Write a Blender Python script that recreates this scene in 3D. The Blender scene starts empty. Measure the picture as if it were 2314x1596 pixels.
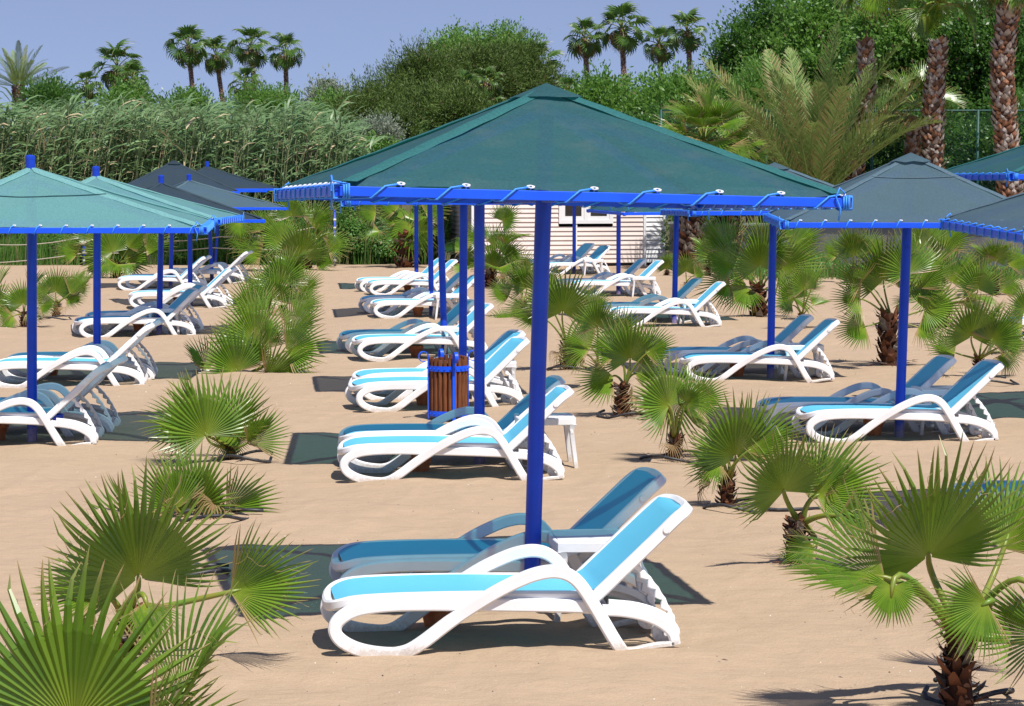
import bpy, math, random
import numpy as np
from mathutils import Vector, Matrix
R = math.radians
S = bpy.context.scene
COL = S.collection

# ------------------------------------------------------------------ camera
FPX, CAMH = 5300.0, 2.35
PITCH = math.atan((798 - 405) / FPX)
cam = bpy.data.cameras.new('camera'); cam_o = bpy.data.objects.new('camera', cam); COL.objects.link(cam_o)
cam.sensor_width = 36.0; cam.lens = FPX / 2314 * 36; cam.clip_start = 0.1; cam.clip_end = 5000
cam_o.location = (0, 0, CAMH); cam_o.rotation_euler = (R(90) - PITCH, 0, 0)
S.camera = cam_o

# ------------------------------------------------------------------ light
SUN_DIR = Vector((0.265, -0.50, 1.0)).normalized()
el = math.asin(SUN_DIR.z); az = math.atan2(SUN_DIR.x, SUN_DIR.y)
W = bpy.data.worlds.new('World'); S.world = W; W.use_nodes = True
nt = W.node_tree; nt.nodes.clear()
out = nt.nodes.new('ShaderNodeOutputWorld'); bg = nt.nodes.new('ShaderNodeBackground'); sky = nt.nodes.new('ShaderNodeTexSky')
sky.sky_type = 'NISHITA'; sky.sun_disc = False; sky.sun_elevation = el; sky.sun_rotation = az
sky.altitude = 300; sky.air_density = 1.0; sky.dust_density = 0.1; sky.ozone_density = 4.0
tc = nt.nodes.new('ShaderNodeTexCoord'); mp = nt.nodes.new('ShaderNodeMapping')
mp.inputs['Location'].default_value = (0, 0, 0.16)
nrm = nt.nodes.new('ShaderNodeVectorMath'); nrm.operation = 'NORMALIZE'
hs = nt.nodes.new('ShaderNodeHueSaturation'); hs.inputs['Saturation'].default_value = 0.84; hs.inputs['Hue'].default_value = 0.518
nt.links.new(tc.outputs['Generated'], mp.inputs['Vector']); nt.links.new(mp.outputs['Vector'], nrm.inputs[0])
nt.links.new(nrm.outputs['Vector'], sky.inputs['Vector']); nt.links.new(sky.outputs['Color'], hs.inputs['Color'])
nt.links.new(hs.outputs['Color'], bg.inputs['Color']); nt.links.new(bg.outputs['Background'], out.inputs['Surface'])
bg.inputs['Strength'].default_value = 0.097
sun = bpy.data.lights.new('sun', 'SUN'); sun_o = bpy.data.objects.new('sun', sun); COL.objects.link(sun_o)
sun.energy = 4.6; sun.angle = R(0.55); sun.color = (1.0, 0.965, 0.91)
sun_o.rotation_euler = SUN_DIR.to_track_quat('Z', 'Y').to_euler()
S.view_settings.view_transform = 'Standard'; S.view_settings.look = 'None'; S.view_settings.gamma = 1
S.view_settings.use_curve_mapping = False; S.view_settings.exposure = 0.32
S.render.engine = 'CYCLES'; S.cycles.max_bounces = 6; S.cycles.diffuse_bounces = 2; S.cycles.transparent_max_bounces = 12
S.cycles.use_denoising = True

# ------------------------------------------------------------------ helpers
def ground(u, v, z=0.0):
    dx = (u - 1157) / FPX; dv = -(v - 798) / FPX
    d = Vector((dx, math.cos(PITCH) + dv * math.sin(PITCH), -math.sin(PITCH) + dv * math.cos(PITCH)))
    return Vector((0, 0, CAMH)) + d * ((z - CAMH) / d.z)
def at(u, v, Y):
    dx = (u - 1157) / FPX; dv = -(v - 798) / FPX
    d = Vector((dx, math.cos(PITCH) + dv * math.sin(PITCH), -math.sin(PITCH) + dv * math.cos(PITCH)))
    return Vector((0, 0, CAMH)) + d * (Y / d.y)

def link(o, parent=None):
    COL.objects.link(o)
    if parent is not None: o.parent = parent
    return o
def tag(o, label=None, cat=None, group=None, kind=None):
    if label: o['label'] = label
    if cat: o['category'] = cat
    if group: o['group'] = group
    if kind: o['kind'] = kind
    return o
def thing(name, label, cat, loc, group=None, rz=0):
    o = bpy.data.objects.new(name, None); link(o); o.location = loc; o.rotation_euler = (0, 0, rz)
    o.empty_display_size = 0.1
    return tag(o, label, cat, group)
def mesh(name, V, F, mats=None, smooth=False, tint=None, fm=None):
    me = bpy.data.meshes.new(name)
    V = np.asarray(V, dtype=np.float32).reshape(-1, 3)
    if isinstance(F, np.ndarray) and F.ndim == 2:
        nf, k = F.shape
        me.vertices.add(len(V)); me.vertices.foreach_set('co', V.ravel())
        me.loops.add(nf * k); me.loops.foreach_set('vertex_index', F.astype(np.int32).ravel())
        me.polygons.add(nf); me.polygons.foreach_set('loop_start', np.arange(0, nf * k, k, dtype=np.int32))
        me.update(calc_edges=True); me.validate()
    else:
        me.from_pydata([tuple(v) for v in V.tolist()], [], [tuple(int(i) for i in f) for f in F])
    if tint is not None:
        a = me.attributes.new('tint', 'FLOAT_COLOR', 'POINT')
        t = np.asarray(tint, dtype=np.float32)
        if t.ndim == 1: t = np.stack([t, t, t], 1)
        c = np.ones((len(V), 4), dtype=np.float32); c[:, :t.shape[1]] = t
        a.data.foreach_set('color', c.ravel())
    if smooth:
        me.polygons.foreach_set('use_smooth', np.ones(len(me.polygons), dtype=bool))
    if mats is not None:
        for m in (mats if isinstance(mats, (list, tuple)) else [mats]): me.materials.append(m)
    if fm is not None:
        me.polygons.foreach_set('material_index', np.asarray(fm, dtype=np.int32))
    return me
def obj(name, me, parent=None, loc=None):
    o = bpy.data.objects.new(name, me); link(o, parent)
    if loc is not None: o.location = loc
    return o
def copy_tree(o, loc=None, rz=None):
    c = o.copy(); COL.objects.link(c)
    for ch in o.children:
        k = ch.copy(); COL.objects.link(k); k.parent = c
        for g in ch.children:
            h = g.copy(); COL.objects.link(h); h.parent = k
    if loc is not None: c.location = loc
    if rz is not None: c.rotation_euler = (0, 0, rz)
    return c

class MB:
    def __init__(s): s.v = []; s.f = []; s.t = []
    def add(s, V, F, t=0.5):
        n = len(s.v); s.v += [tuple(map(float, p)) for p in V]; s.f += [tuple(i + n for i in f) for f in F]
        s.t += list(t) if hasattr(t, '__len__') else [t] * len(V)
    def box(s, c, h, M=None, t=0.5):
        V = [Vector((x * h[0], y * h[1], z * h[2])) for x in (-1, 1) for y in (-1, 1) for z in (-1, 1)]
        if M is not None: V = [M @ p for p in V]
        V = [p + Vector(c) for p in V]
        s.add(V, [(0, 1, 3, 2), (4, 6, 7, 5), (0, 4, 5, 1), (2, 3, 7, 6), (0, 2, 6, 4), (1, 5, 7, 3)], t)
    def tube(s, P, r, n=8, cap=True, t=0.5):
        P = [Vector(p) for p in P]; m = len(P)
        rr = r if hasattr(r, '__len__') else [r] * m
        V = []; ref = None
        for i in range(m):
            T = (P[min(i + 1, m - 1)] - P[max(i - 1, 0)]).normalized()
            if ref is None: ref = T.orthogonal().normalized()
            ref = (ref - T * ref.dot(T)).normalized(); b = T.cross(ref)
            for k in range(n):
                a = 2 * math.pi * k / n; V.append(P[i] + (ref * math.cos(a) + b * math.sin(a)) * rr[i])
        F = [(i * n + k, i * n + (k + 1) % n, (i + 1) * n + (k + 1) % n, (i + 1) * n + k) for i in range(m - 1) for k in range(n)]
        if cap: F += [tuple(range(n))[::-1], tuple((m - 1) * n + k for k in range(n))]
        s.add(V, F, t)
    def sweep(s, P, ref, a, b, bev=0.3, closed=False, t=0.5):
        """rounded rectangle section swept along P; a = half size along ref, b = half size across"""
        P = [Vector(p) for p in P]; m = len(P); V = []
        for i in range(m):
            T = (P[(i + 1) % m if closed else min(i + 1, m - 1)] - P[(i - 1) % m if closed else max(i - 1, 0)]).normalized()
            rf = Vector(ref[i]) if isinstance(ref, list) else Vector(ref)
            A = (rf - T * rf.dot(T)).normalized(); B = T.cross(A)
            aa = a[i] if hasattr(a, '__len__') else a; bb = b[i] if hasattr(b, '__len__') else b
            c = min(aa, bb) * bev
            for x, y in ((aa, -bb + c), (aa, bb - c), (aa - c, bb), (-aa + c, bb), (-aa, bb - c), (-aa, -bb + c), (-aa + c, -bb), (aa - c, -bb)):
                V.append(P[i] + A * x + B * y)
        n = 8; F = [(i * n + k, i * n + (k + 1) % n, ((i + 1) % m) * n + (k + 1) % n, ((i + 1) % m) * n + k) for i in range(m if closed else m - 1) for k in range(n)]
        if not closed: F += [tuple(range(n))[::-1], tuple((m - 1) * n + k for k in range(n))]
        s.add(V, F, t)
    def lathe(s, prof, n=24, c=(0, 0, 0), t=0.5):
        V = [(c[0] + r * math.cos(2 * math.pi * k / n), c[1] + r * math.sin(2 * math.pi * k / n), c[2] + z) for r, z in prof for k in range(n)]
        F = [(i * n + k, i * n + (k + 1) % n, (i + 1) * n + (k + 1) % n, (i + 1) * n + k) for i in range(len(prof) - 1) for k in range(n)]
        s.add(V, F, t)
    def mesh(s, name, mat, smooth=False): return mesh(name, s.v, s.f, mat, smooth, tint=s.t)
    def build(s, name, mat, parent=None, smooth=False): return obj(name, s.mesh(name, mat, smooth), parent)
def smooth_by_angle(o, ang=40):
    me = o.data; me.polygons.foreach_set('use_smooth', np.ones(len(me.polygons), dtype=bool)); me.set_sharp_from_angle(angle=R(ang)); return o
def cat(P, n=6, closed=False):
    """Catmull-Rom through P"""
    P = [Vector(p) for p in P]; o = []; m = len(P)
    for i in range(m if closed else m - 1):
        if closed: p0, p1, p2, p3 = P[(i - 1) % m], P[i], P[(i + 1) % m], P[(i + 2) % m]
        else: p0, p1, p2, p3 = P[max(i - 1, 0)], P[i], P[i + 1], P[min(i + 2, m - 1)]
        for k in range(n):
            t = k / n
            o.append(0.5 * ((2 * p1) + (p2 - p0) * t + (2 * p0 - 5 * p1 + 4 * p2 - p3) * t * t + (3 * p1 - p0 - 3 * p2 + p3) * t ** 3))
    if not closed: o.append(P[-1])
    return o

# ------------------------------------------------------------------ materials
def mat(name):
    m = bpy.data.materials.new(name); m.use_nodes = True; t = m.node_tree; t.nodes.clear()
    o = t.nodes.new('ShaderNodeOutputMaterial'); return m, t, o
def N(t, k, **kw):
    n = t.nodes.new(k)
    for a, v in kw.items():
        if a in n.inputs.keys(): n.inputs[a].default_value = v
        else: setattr(n, a, v)
    return n
def ramp(t, fac, stops):
    r = t.nodes.new('ShaderNodeValToRGB'); e = r.color_ramp.elements
    while len(e) < len(stops): e.new(0.5)
    for i, (p, c) in enumerate(stops): e[i].position = p; e[i].color = (*c, 1)
    t.links.new(fac, r.inputs['Fac']); return r.outputs['Color']
def noise(t, scale, detail=4, vec=None, rough=0.55):
    n = N(t, 'ShaderNodeTexNoise'); n.inputs['Scale'].default_value = scale; n.inputs['Detail'].default_value = detail; n.inputs['Roughness'].default_value = rough
    if vec is not None: t.links.new(vec, n.inputs['Vector'])
    return n.outputs['Fac']
def objvec(t, scale=(1, 1, 1)):
    c = N(t, 'ShaderNodeTexCoord'); m = N(t, 'ShaderNodeMapping'); m.inputs['Scale'].default_value = scale
    t.links.new(c.outputs['Object'], m.inputs['Vector']); return m.outputs['Vector']
def mixc(t, f, a, b, mode='MIX'):
    m = N(t, 'ShaderNodeMix', data_type='RGBA', blend_type=mode)
    for s, v in ((0, f), (6, a), (7, b)):
        if hasattr(v, 'is_linked'): t.links.new(v, m.inputs[s])
        else: m.inputs[s].default_value = v if s == 0 else (*v, 1)
    return m.outputs[2]
def bump(t, h, strength=0.3, dist=0.01):
    b = N(t, 'ShaderNodeBump'); b.inputs['Strength'].default_value = strength; b.inputs['Distance'].default_value = dist
    t.links.new(h, b.inputs['Height']); return b.outputs['Normal']
def principled(t, o, col, rough=0.5, spec=0.5, nrm=None):
    p = N(t, 'ShaderNodeBsdfPrincipled'); p.inputs['Roughness'].default_value = rough; p.inputs['Specular IOR Level'].default_value = spec
    if hasattr(col, 'is_linked'): t.links.new(col, p.inputs['Base Color'])
    else: p.inputs['Base Color'].default_value = (*col, 1)
    if nrm is not None: t.links.new(nrm, p.inputs['Normal'])
    if o is not None: t.links.new(p.outputs['BSDF'], o.inputs['Surface'])
    return p
def speckled(name, a, b, scale=8, rough=0.5, spec=0.4, bs=0.0, bscale=60, sc=(1, 1, 1), lo=0.4, hi=0.65, detail=5):
    m, t, o = mat(name); v = objvec(t, sc); c = ramp(t, noise(t, scale, detail, v), [(lo, a), (hi, b)])
    principled(t, o, c, rough, spec, bump(t, noise(t, bscale, 3, v), bs, 0.004) if bs else None); return m

M = {}
def plastic():
    m, t, o = mat('white_plastic'); v = objvec(t); c = ramp(t, noise(t, 6, 4, v), [(0.3, (0.78, 0.78, 0.775)), (0.65, (0.85, 0.85, 0.855))])
    tcx = N(t, 'ShaderNodeTexCoord'); sx = N(t, 'ShaderNodeSeparateXYZ'); t.links.new(tcx.outputs['Object'], sx.inputs[0])
    a = N(t, 'ShaderNodeMath', operation='MULTIPLY_ADD'); t.links.new(noise(t, 45, 4, v, .7), a.inputs[0]); a.inputs[1].default_value = -.16; t.links.new(sx.outputs['Z'], a.inputs[2])
    mr = N(t, 'ShaderNodeMapRange'); t.links.new(a.outputs[0], mr.inputs[0]); mr.inputs[1].default_value = -.02; mr.inputs[2].default_value = -.06; mr.inputs[4].default_value = .55
    c = mixc(t, mr.outputs[0], c, (0.50, 0.40, 0.29))
    c = mixc(t, ramp(t, noise(t, 26, 6, v, .75), [(0.66, (0, 0, 0)), (0.80, (.30, .30, .30))]), c, (0.50, 0.47, 0.42))
    principled(t, o, c, .38, .45, bump(t, noise(t, 90, 3, v), .05, .004)); return m
M['plastic'] = plastic()
def chipped(name, a, b, chip, rough=0.38):
    m, t, o = mat(name); v = objvec(t)
    c = ramp(t, noise(t, 5, 4, v), [(0.35, a), (0.65, b)])
    k = ramp(t, noise(t, 14, 5, v, 0.7), [(0.74, (0, 0, 0)), (0.76, (1, 1, 1))])
    c = mixc(t, k, c, chip)
    tcx = N(t, 'ShaderNodeTexCoord'); sx = N(t, 'ShaderNodeSeparateXYZ'); t.links.new(tcx.outputs['Object'], sx.inputs[0])
    a_ = N(t, 'ShaderNodeMath', operation='MULTIPLY_ADD'); t.links.new(noise(t, 22, 4, v, .7), a_.inputs[0]); a_.inputs[1].default_value = -.25; t.links.new(sx.outputs['Z'], a_.inputs[2])
    mr = N(t, 'ShaderNodeMapRange'); t.links.new(a_.outputs[0], mr.inputs[0]); mr.inputs[1].default_value = .02; mr.inputs[2].default_value = -.08; mr.inputs[4].default_value = .6 if 'pole' in name else 0
    c = mixc(t, mr.outputs[0], c, (0.34, 0.26, 0.19)); principled(t, o, c, rough, 0.5, bump(t, noise(t, 40, 3, v), 0.15, 0.003)); return m
M['blue'] = chipped('blue_gloss_paint', (0.004, 0.085, 0.80), (0.005, 0.105, 0.86), (0.30, 0.16, 0.12))
M['pole'] = chipped('blue_pole_paint', (0.002, 0.040, 0.44), (0.003, 0.052, 0.52), (0.012, 0.03, 0.14), 0.40)
M['rope'] = speckled('blue_rope', (0.03, 0.22, 0.80), (0.10, 0.38, 0.95), 300, 0.6, 0.3)
M['grommet'] = speckled('white_grommet', (0.65, 0.66, 0.68), (0.8, 0.8, 0.8), 50, 0.35)
M['terracotta'] = speckled('terracotta', (0.46, 0.14, 0.055), (0.56, 0.20, 0.09), 14, 0.8, 0.2, 0.2, 60)
M['wood'] = speckled('brown_slat_wood', (0.10, 0.028, 0.010), (0.24, 0.085, 0.030), 9, 0.5, 0.4, 0.25, 30, (6, 6, 0.7), 0.3, 0.7)
M['hose'] = speckled('black_hose', (0.02, 0.02, 0.022), (0.05, 0.05, 0.055), 30, 0.45)
M['barrier'] = speckled('pale_rope', (0.35,0.31,0.24),(0.5,0.45,0.36), 60, 0.8)
M['straw'] = speckled('dead_leaf', (0.20, 0.12, 0.06), (0.36, 0.25, 0.14), 30, 0.8, 0.2)

def fabric(name, col, transl, transp, tcol, transm_col, wscale=(900, 900, 900), var=0.12, seam=True, dust=None):
    m, t, o = mat(name); v = objvec(t)
    v2 = objvec(t, (1.2, 1.2, 60))
    n1 = noise(t, 3.0, 5, v); n2 = noise(t, 2.0, 4, v2); n3 = noise(t, 75, 3, v)
    dk = tuple(c * (1 - var) for c in col); lt = tuple(min(1, c * (1 + var)) for c in col)
    c = ramp(t, n1, [(0.3, dk), (0.7, lt)])
    c = mixc(t, 0.5, c, ramp(t, n2, [(0.35, dk), (0.65, lt)]))
    c = mixc(t, 0.75, c, ramp(t, n3, [(0.3, tuple(x * 0.74 for x in col)), (0.7, tuple(min(1, x * 1.26) for x in col))]))
    if dust:
        c = mixc(t, ramp(t, noise(t, 4.5, 6, v, 0.65), [(0.5, (0, 0, 0)), (0.75, (0.28, 0.28, 0.28))]), c, dust)
    d = N(t, 'ShaderNodeBsdfPrincipled'); d.inputs['Roughness'].default_value = 0.72; d.inputs['Specular IOR Level'].default_value = 0.35
    t.links.new(c, d.inputs['Base Color'])
    t.links.new(bump(t, noise(t, 7, 4, v), 0.25, 0.02), d.inputs['Normal'])
    tr = N(t, 'ShaderNodeBsdfTranslucent'); tr.inputs['Color'].default_value = (*tcol, 1)
    tp = N(t, 'ShaderNodeBsdfTransparent'); tp.inputs['Color'].default_value = (*transm_col, 1)
    a = N(t, 'ShaderNodeMixShader'); a.inputs[0].default_value = transl; b = N(t, 'ShaderNodeMixShader'); b.inputs[0].default_value = transp
    t.links.new(d.outputs[0], a.inputs[1]); t.links.new(tr.outputs[0], a.inputs[2])
    t.links.new(a.outputs[0], b.inputs[1]); t.links.new(tp.outputs[0], b.inputs[2]); t.links.new(b.outputs[0], o.inputs['Surface']); return m
M['can_green'] = fabric('dark_green_shade_cloth', (0.022, 0.088, 0.100), 0.12, 0.15, (0.03, 0.30, 0.30), (0.25, 0.95, 1.0), dust=(0.11, 0.14, 0.115))
M['hip_green'] = fabric('green_hem_cloth', (0.024, 0.130, 0.130), 0.1, 0.03, (0.02, 0.4, 0.36), (0.3, 1, 0.95))
M['can_teal'] = fabric('teal_shade_cloth', (0.125, 0.285, 0.285), 0.15, 0.15, (0.15, 0.6, 0.6), (0.5, 0.95, 1.0), var=0.18)
M['hip_teal'] = fabric('teal_hem_cloth', (0.20, 0.42, 0.41), 0.15, 0.2, (0.2, 0.6, 0.6), (0.6, 1, 1.0))
M['can_slate'] = fabric('slate_blue_shade_cloth', (0.062, 0.110, 0.135), 0.12, 0.12, (0.2, 0.4, 0.5), (0.75, 0.9, 1.0))
M['hip_slate'] = fabric('slate_hem_cloth', (0.085, 0.140, 0.175), 0.1, 0.03, (0.2, 0.4, 0.5), (0.75, 0.9, 1.0))
M['can_dark'] = fabric('dark_blue_shade_cloth', (0.022, 0.040, 0.055), 0.08, 0.10, (0.1, 0.25, 0.35), (0.75, 0.9, 1.0))
M['hip_dark'] = fabric('dark_hem_cloth', (0.030, 0.052, 0.068), 0.1, 0.03, (0.1, 0.25, 0.35), (0.75, 0.9, 1.0))
def sling(name):
    m, t, o = mat(name); v = objvec(t)
    w = N(t, 'ShaderNodeTexWave', wave_type='BANDS'); w.inputs['Scale'].default_value = 120; t.links.new(v, w.inputs['Vector'])
    c = mixc(t, noise(t, 8, 3, v), (0.14, 0.58, 0.80), (0.18, 0.63, 0.85))
    c = mixc(t, noise(t, 400, 2, v), c, (0.12, 0.52, 0.74))
    p = principled(t, None, c, 0.55, 0.3, bump(t, w.outputs['Fac'], 0.2, 0.002))
    tr = N(t, 'ShaderNodeBsdfTranslucent'); tr.inputs['Color'].default_value = (0.04, 0.35, 0.6, 1)
    a = N(t, 'ShaderNodeMixShader'); a.inputs[0].default_value = 0.12
    t.links.new(p.outputs[0], a.inputs[1]); t.links.new(tr.outputs[0], a.inputs[2]); t.links.new(a.outputs[0], o.inputs['Surface']); return m
M['sling'] = sling('aqua_sling_mesh')

def leafmat(name, dark, light, tip=None, rough=0.42, transl=0.28, spec=0.5, objvar=0.25, tcol=None, base=None):
    """tint.r = random 0..1 between dark and light, tint.g = 1 at dry tips, tint.b = 1 near hub"""
    m, t, o = mat(name); a = N(t, 'ShaderNodeAttribute'); a.attribute_name = 'tint'
    sp = N(t, 'ShaderNodeSeparateColor'); t.links.new(a.outputs['Color'], sp.inputs[0])
    oi = N(t, 'ShaderNodeObjectInfo')
    md = N(t, 'ShaderNodeMath', operation='MULTIPLY_ADD'); t.links.new(oi.outputs['Random'], md.inputs[0]); md.inputs[1].default_value = objvar
    t.links.new(sp.outputs[0], md.inputs[2])
    c = ramp(t, md.outputs[0], [(0.0, dark), (1.0, light)])
    if base: c = mixc(t, sp.outputs[2], c, base)
    if tip: c = mixc(t, sp.outputs[1], c, tip)
    p = principled(t, None, c, rough, spec)
    tr = N(t, 'ShaderNodeBsdfTranslucent')
    if tcol is None: tcol = tuple(min(1, x * 2.2) for x in light)
    if tip: t.links.new(mixc(t, sp.outputs[1], tcol, tip), tr.inputs['Color'])
    else: tr.inputs['Color'].default_value = (*tcol, 1)
    x = N(t, 'ShaderNodeMixShader'); x.inputs[0].default_value = transl
    t.links.new(p.outputs[0], x.inputs[1]); t.links.new(tr.outputs[0], x.inputs[2]); t.links.new(x.outputs[0], o.inputs['Surface']); return m
M['fan'] = leafmat('fan_palm_leaf', (0.034, 0.100, 0.006), (0.135, 0.245, 0.018), (0.42, 0.28, 0.14), 0.34, 0.15, 0.55, 0.40, (0.26, 0.50, 0.03), (0.26, 0.34, 0.035))
M['fan_dry'] = leafmat('dry_palm_leaf', (0.16, 0.10, 0.045), (0.33, 0.23, 0.11), None, 0.7, 0.15, 0.2)
M['fan_far'] = leafmat('tall_palm_leaf', (0.030, 0.085, 0.014), (0.085, 0.17, 0.026), (0.26, 0.18, 0.09), 0.42, 0.25, 0.5, 0.3)
M['petiole'] = speckled('green_leaf_stalk', (0.22, 0.22, 0.03), (0.13, 0.24, 0.03), 6, 0.4, 0.5)
M['date'] = leafmat('date_palm_leaflet', (0.060, 0.135, 0.025), (0.24, 0.33, 0.09), (0.36, 0.24, 0.12), 0.6, 0.15, 0.3, 0.25)
M['bark'] = leafmat('palm_trunk_scales', (0.06, 0.026, 0.016), (0.44, 0.20, 0.10), None, 0.8, 0.0, 0.2, 0.1, None, (0.44, 0.38, 0.33))
M['bark_dk'] = leafmat('dark_palm_trunk', (0.030, 0.014, 0.010), (0.21, 0.085, 0.042), None, 0.85, 0.0, 0.2, 0.1, None, (0.21, 0.18, 0.15))
M['branch'] = speckled('tree_branch_bark', (0.07, 0.05, 0.035), (0.16, 0.12, 0.09), 12, 0.9, 0.2, 0.4, 30)
M['reed'] = leafmat('reed_leaf', (0.045, 0.110, 0.032), (0.21, 0.32, 0.14), (0.52, 0.42, 0.26), 0.45, 0.15, 0.5, 0.0)
M['leaf_pine'] = leafmat('pine_needles', (0.024, 0.052, 0.010), (0.105, 0.165, 0.028), (0.12, 0.08, 0.04), 0.6, 0.15, 0.3, 0.15)
M['leaf_tree'] = leafmat('broad_leaf', (0.045, 0.12, 0.018), (0.14, 0.27, 0.045), (0.2, 0.15, 0.08), 0.45, 0.30, 0.4, 0.15)
M['leaf_dk'] = leafmat('dark_broad_leaf', (0.025, 0.075, 0.012), (0.085, 0.19, 0.030), (0.2, 0.15, 0.08), 0.38, 0.30, 0.5, 0.15)
M['leaf_grey'] = leafmat('silver_leaf', (0.14, 0.17, 0.11), (0.28, 0.32, 0.24), None, 0.6, 0.15, 0.3, 0.1)
M['weed'] = leafmat('weed_leaf', (0.040, 0.105, 0.016), (0.12, 0.26, 0.045), (0.25, 0.2, 0.1), 0.5, 0.3, 0.4, 0.1)

# ------------------------------------------------------------------ ground
rng = np.random.default_rng(7); random.seed(5)
def vnoise(x, y, seed):
    """smooth value noise, numpy"""
    r = np.random.default_rng(seed).random((64, 64)); xi = np.floor(x).astype(int); yi = np.floor(y).astype(int); fx = x - xi; fy = y - yi
    fx = fx * fx * (3 - 2 * fx); fy = fy * fy * (3 - 2 * fy)
    g = lambda a, b: r[a % 64, b % 64]
    return (g(xi, yi) * (1 - fx) + g(xi + 1, yi) * fx) * (1 - fy) + (g(xi, yi + 1) * (1 - fx) + g(xi + 1, yi + 1) * fx) * fy - 0.5
def gz(x, y):
    x = np.asarray(x, float); y = np.asarray(y, float)
    h = 0.050 * vnoise(x * 0.55, y * 0.55, 1) + 0.036 * vnoise(x * 1.7 + y * 0.3, y * 1.5, 2) + 0.024 * vnoise(x * 4.5, y * 4.0 + x, 3) + 0.010 * vnoise(x * 11, y * 10, 4)
    return h
def GZ(x, y): return float(gz(np.array([x]), np.array([y]))[0])
xs = np.concatenate([[-3000, -400, -80, -30, -16], np.arange(-9, 9.01, 0.055), [12, 16, 30, 80, 400, 3000]])
ys = np.concatenate([[-600, -50, 0, 4, 6.5], 8 * 1.0048 ** np.arange(0, 440), [70, 80, 100, 140, 250, 600, 1500, 4000]])
X, Y = np.meshgrid(xs, ys); Z = gz(X, Y); Z[(np.abs(X) > 60) | (Y > 300) | (Y < 3)] = 0
nx, ny = len(xs), len(ys); I = np.arange(nx * ny).reshape(ny, nx)
Fq = np.stack([I[:-1, :-1], I[:-1, 1:], I[1:, 1:], I[1:, :-1]], -1).reshape(-1, 4)
m, t, o = mat('beach_sand'); v = objvec(t)
big = noise(t, 0.6, 4, v); fine = noise(t, 260, 2, v); mid = noise(t, 9, 5, v)
c = ramp(t, big, [(0.3, (0.400, 0.285, 0.188)), (0.7, (0.465, 0.338, 0.228))])
c = mixc(t, 0.4, c, ramp(t, mid, [(0.3, (0.37, 0.264, 0.175)), (0.7, (0.49, 0.358, 0.242))]))
c = mixc(t, 0.5, c, ramp(t, fine, [(0.25, (0.26, 0.185, 0.122)), (0.75, (0.56, 0.42, 0.285))]))
vo = N(t, 'ShaderNodeTexVoronoi'); vo.inputs['Scale'].default_value = 13; t.links.new(v, vo.inputs['Vector'])
spk = ramp(t, vo.outputs['Distance'], [(0.022, (1, 1, 1)), (0.038, (0, 0, 0))])
shc = ramp(t, vo.outputs['Color'], [(0.0, (0.10, 0.06, 0.04)), (0.45, (0.30, 0.20, 0.14)), (0.5, (0.8, 0.74, 0.66))])
c = mixc(t, spk, c, shc)
# soil and grass begins behind the beach
sx = N(t, 'ShaderNodeSeparateXYZ'); tcn = N(t, 'ShaderNodeTexCoord'); t.links.new(tcn.outputs['Object'], sx.inputs[0])
ad = N(t, 'ShaderNodeMath', operation='MULTIPLY_ADD'); t.links.new(noise(t, 1.2, 5, v), ad.inputs[0]); ad.inputs[1].default_value = 3.0; t.links.new(sx.outputs['Y'], ad.inputs[2])
mr = N(t, 'ShaderNodeMapRange'); t.links.new(ad.outputs[0], mr.inputs[0]); mr.inputs[1].default_value = 65.6; mr.inputs[2].default_value = 66.4
soil = ramp(t, noise(t, 5, 5, v), [(0.35, (0.045, 0.060, 0.020)), (0.6, (0.14, 0.11, 0.06))])
c = mixc(t, mr.outputs[0], c, soil)
vr = objvec(t, (1.0, 1.3, 1))
hsum = N(t, 'ShaderNodeMath', operation='MULTIPLY_ADD'); t.links.new(noise(t, 3.2, 5, vr, 0.6), hsum.inputs[0]); hsum.inputs[1].default_value = 6.0; t.links.new(noise(t, 60, 4, v), hsum.inputs[2])
wv = N(t, 'ShaderNodeTexWave', wave_type='BANDS'); wv.inputs['Scale'].default_value = 0.55; wv.inputs['Distortion'].default_value = 9; wv.inputs['Detail'].default_value = 3; wv.inputs['Detail Scale'].default_value = 0.8; t.links.new(v, wv.inputs['Vector'])
pw = N(t, 'ShaderNodeMath', operation='POWER'); t.links.new(wv.outputs['Fac'], pw.inputs[0]); pw.inputs[1].default_value = 6
h2 = N(t, 'ShaderNodeMath', operation='MULTIPLY_ADD'); t.links.new(pw.outputs[0], h2.inputs[0]); h2.inputs[1].default_value = 1.1; t.links.new(hsum.outputs[0], h2.inputs[2])
principled(t, o, c, 0.92, 0.15, bump(t, h2.outputs[0], 0.5, 0.012))
g = obj('ground', mesh('ground', np.stack([X, Y, Z], -1).reshape(-1, 3), Fq, m, smooth=True)); tag(g, kind='structure')

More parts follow.
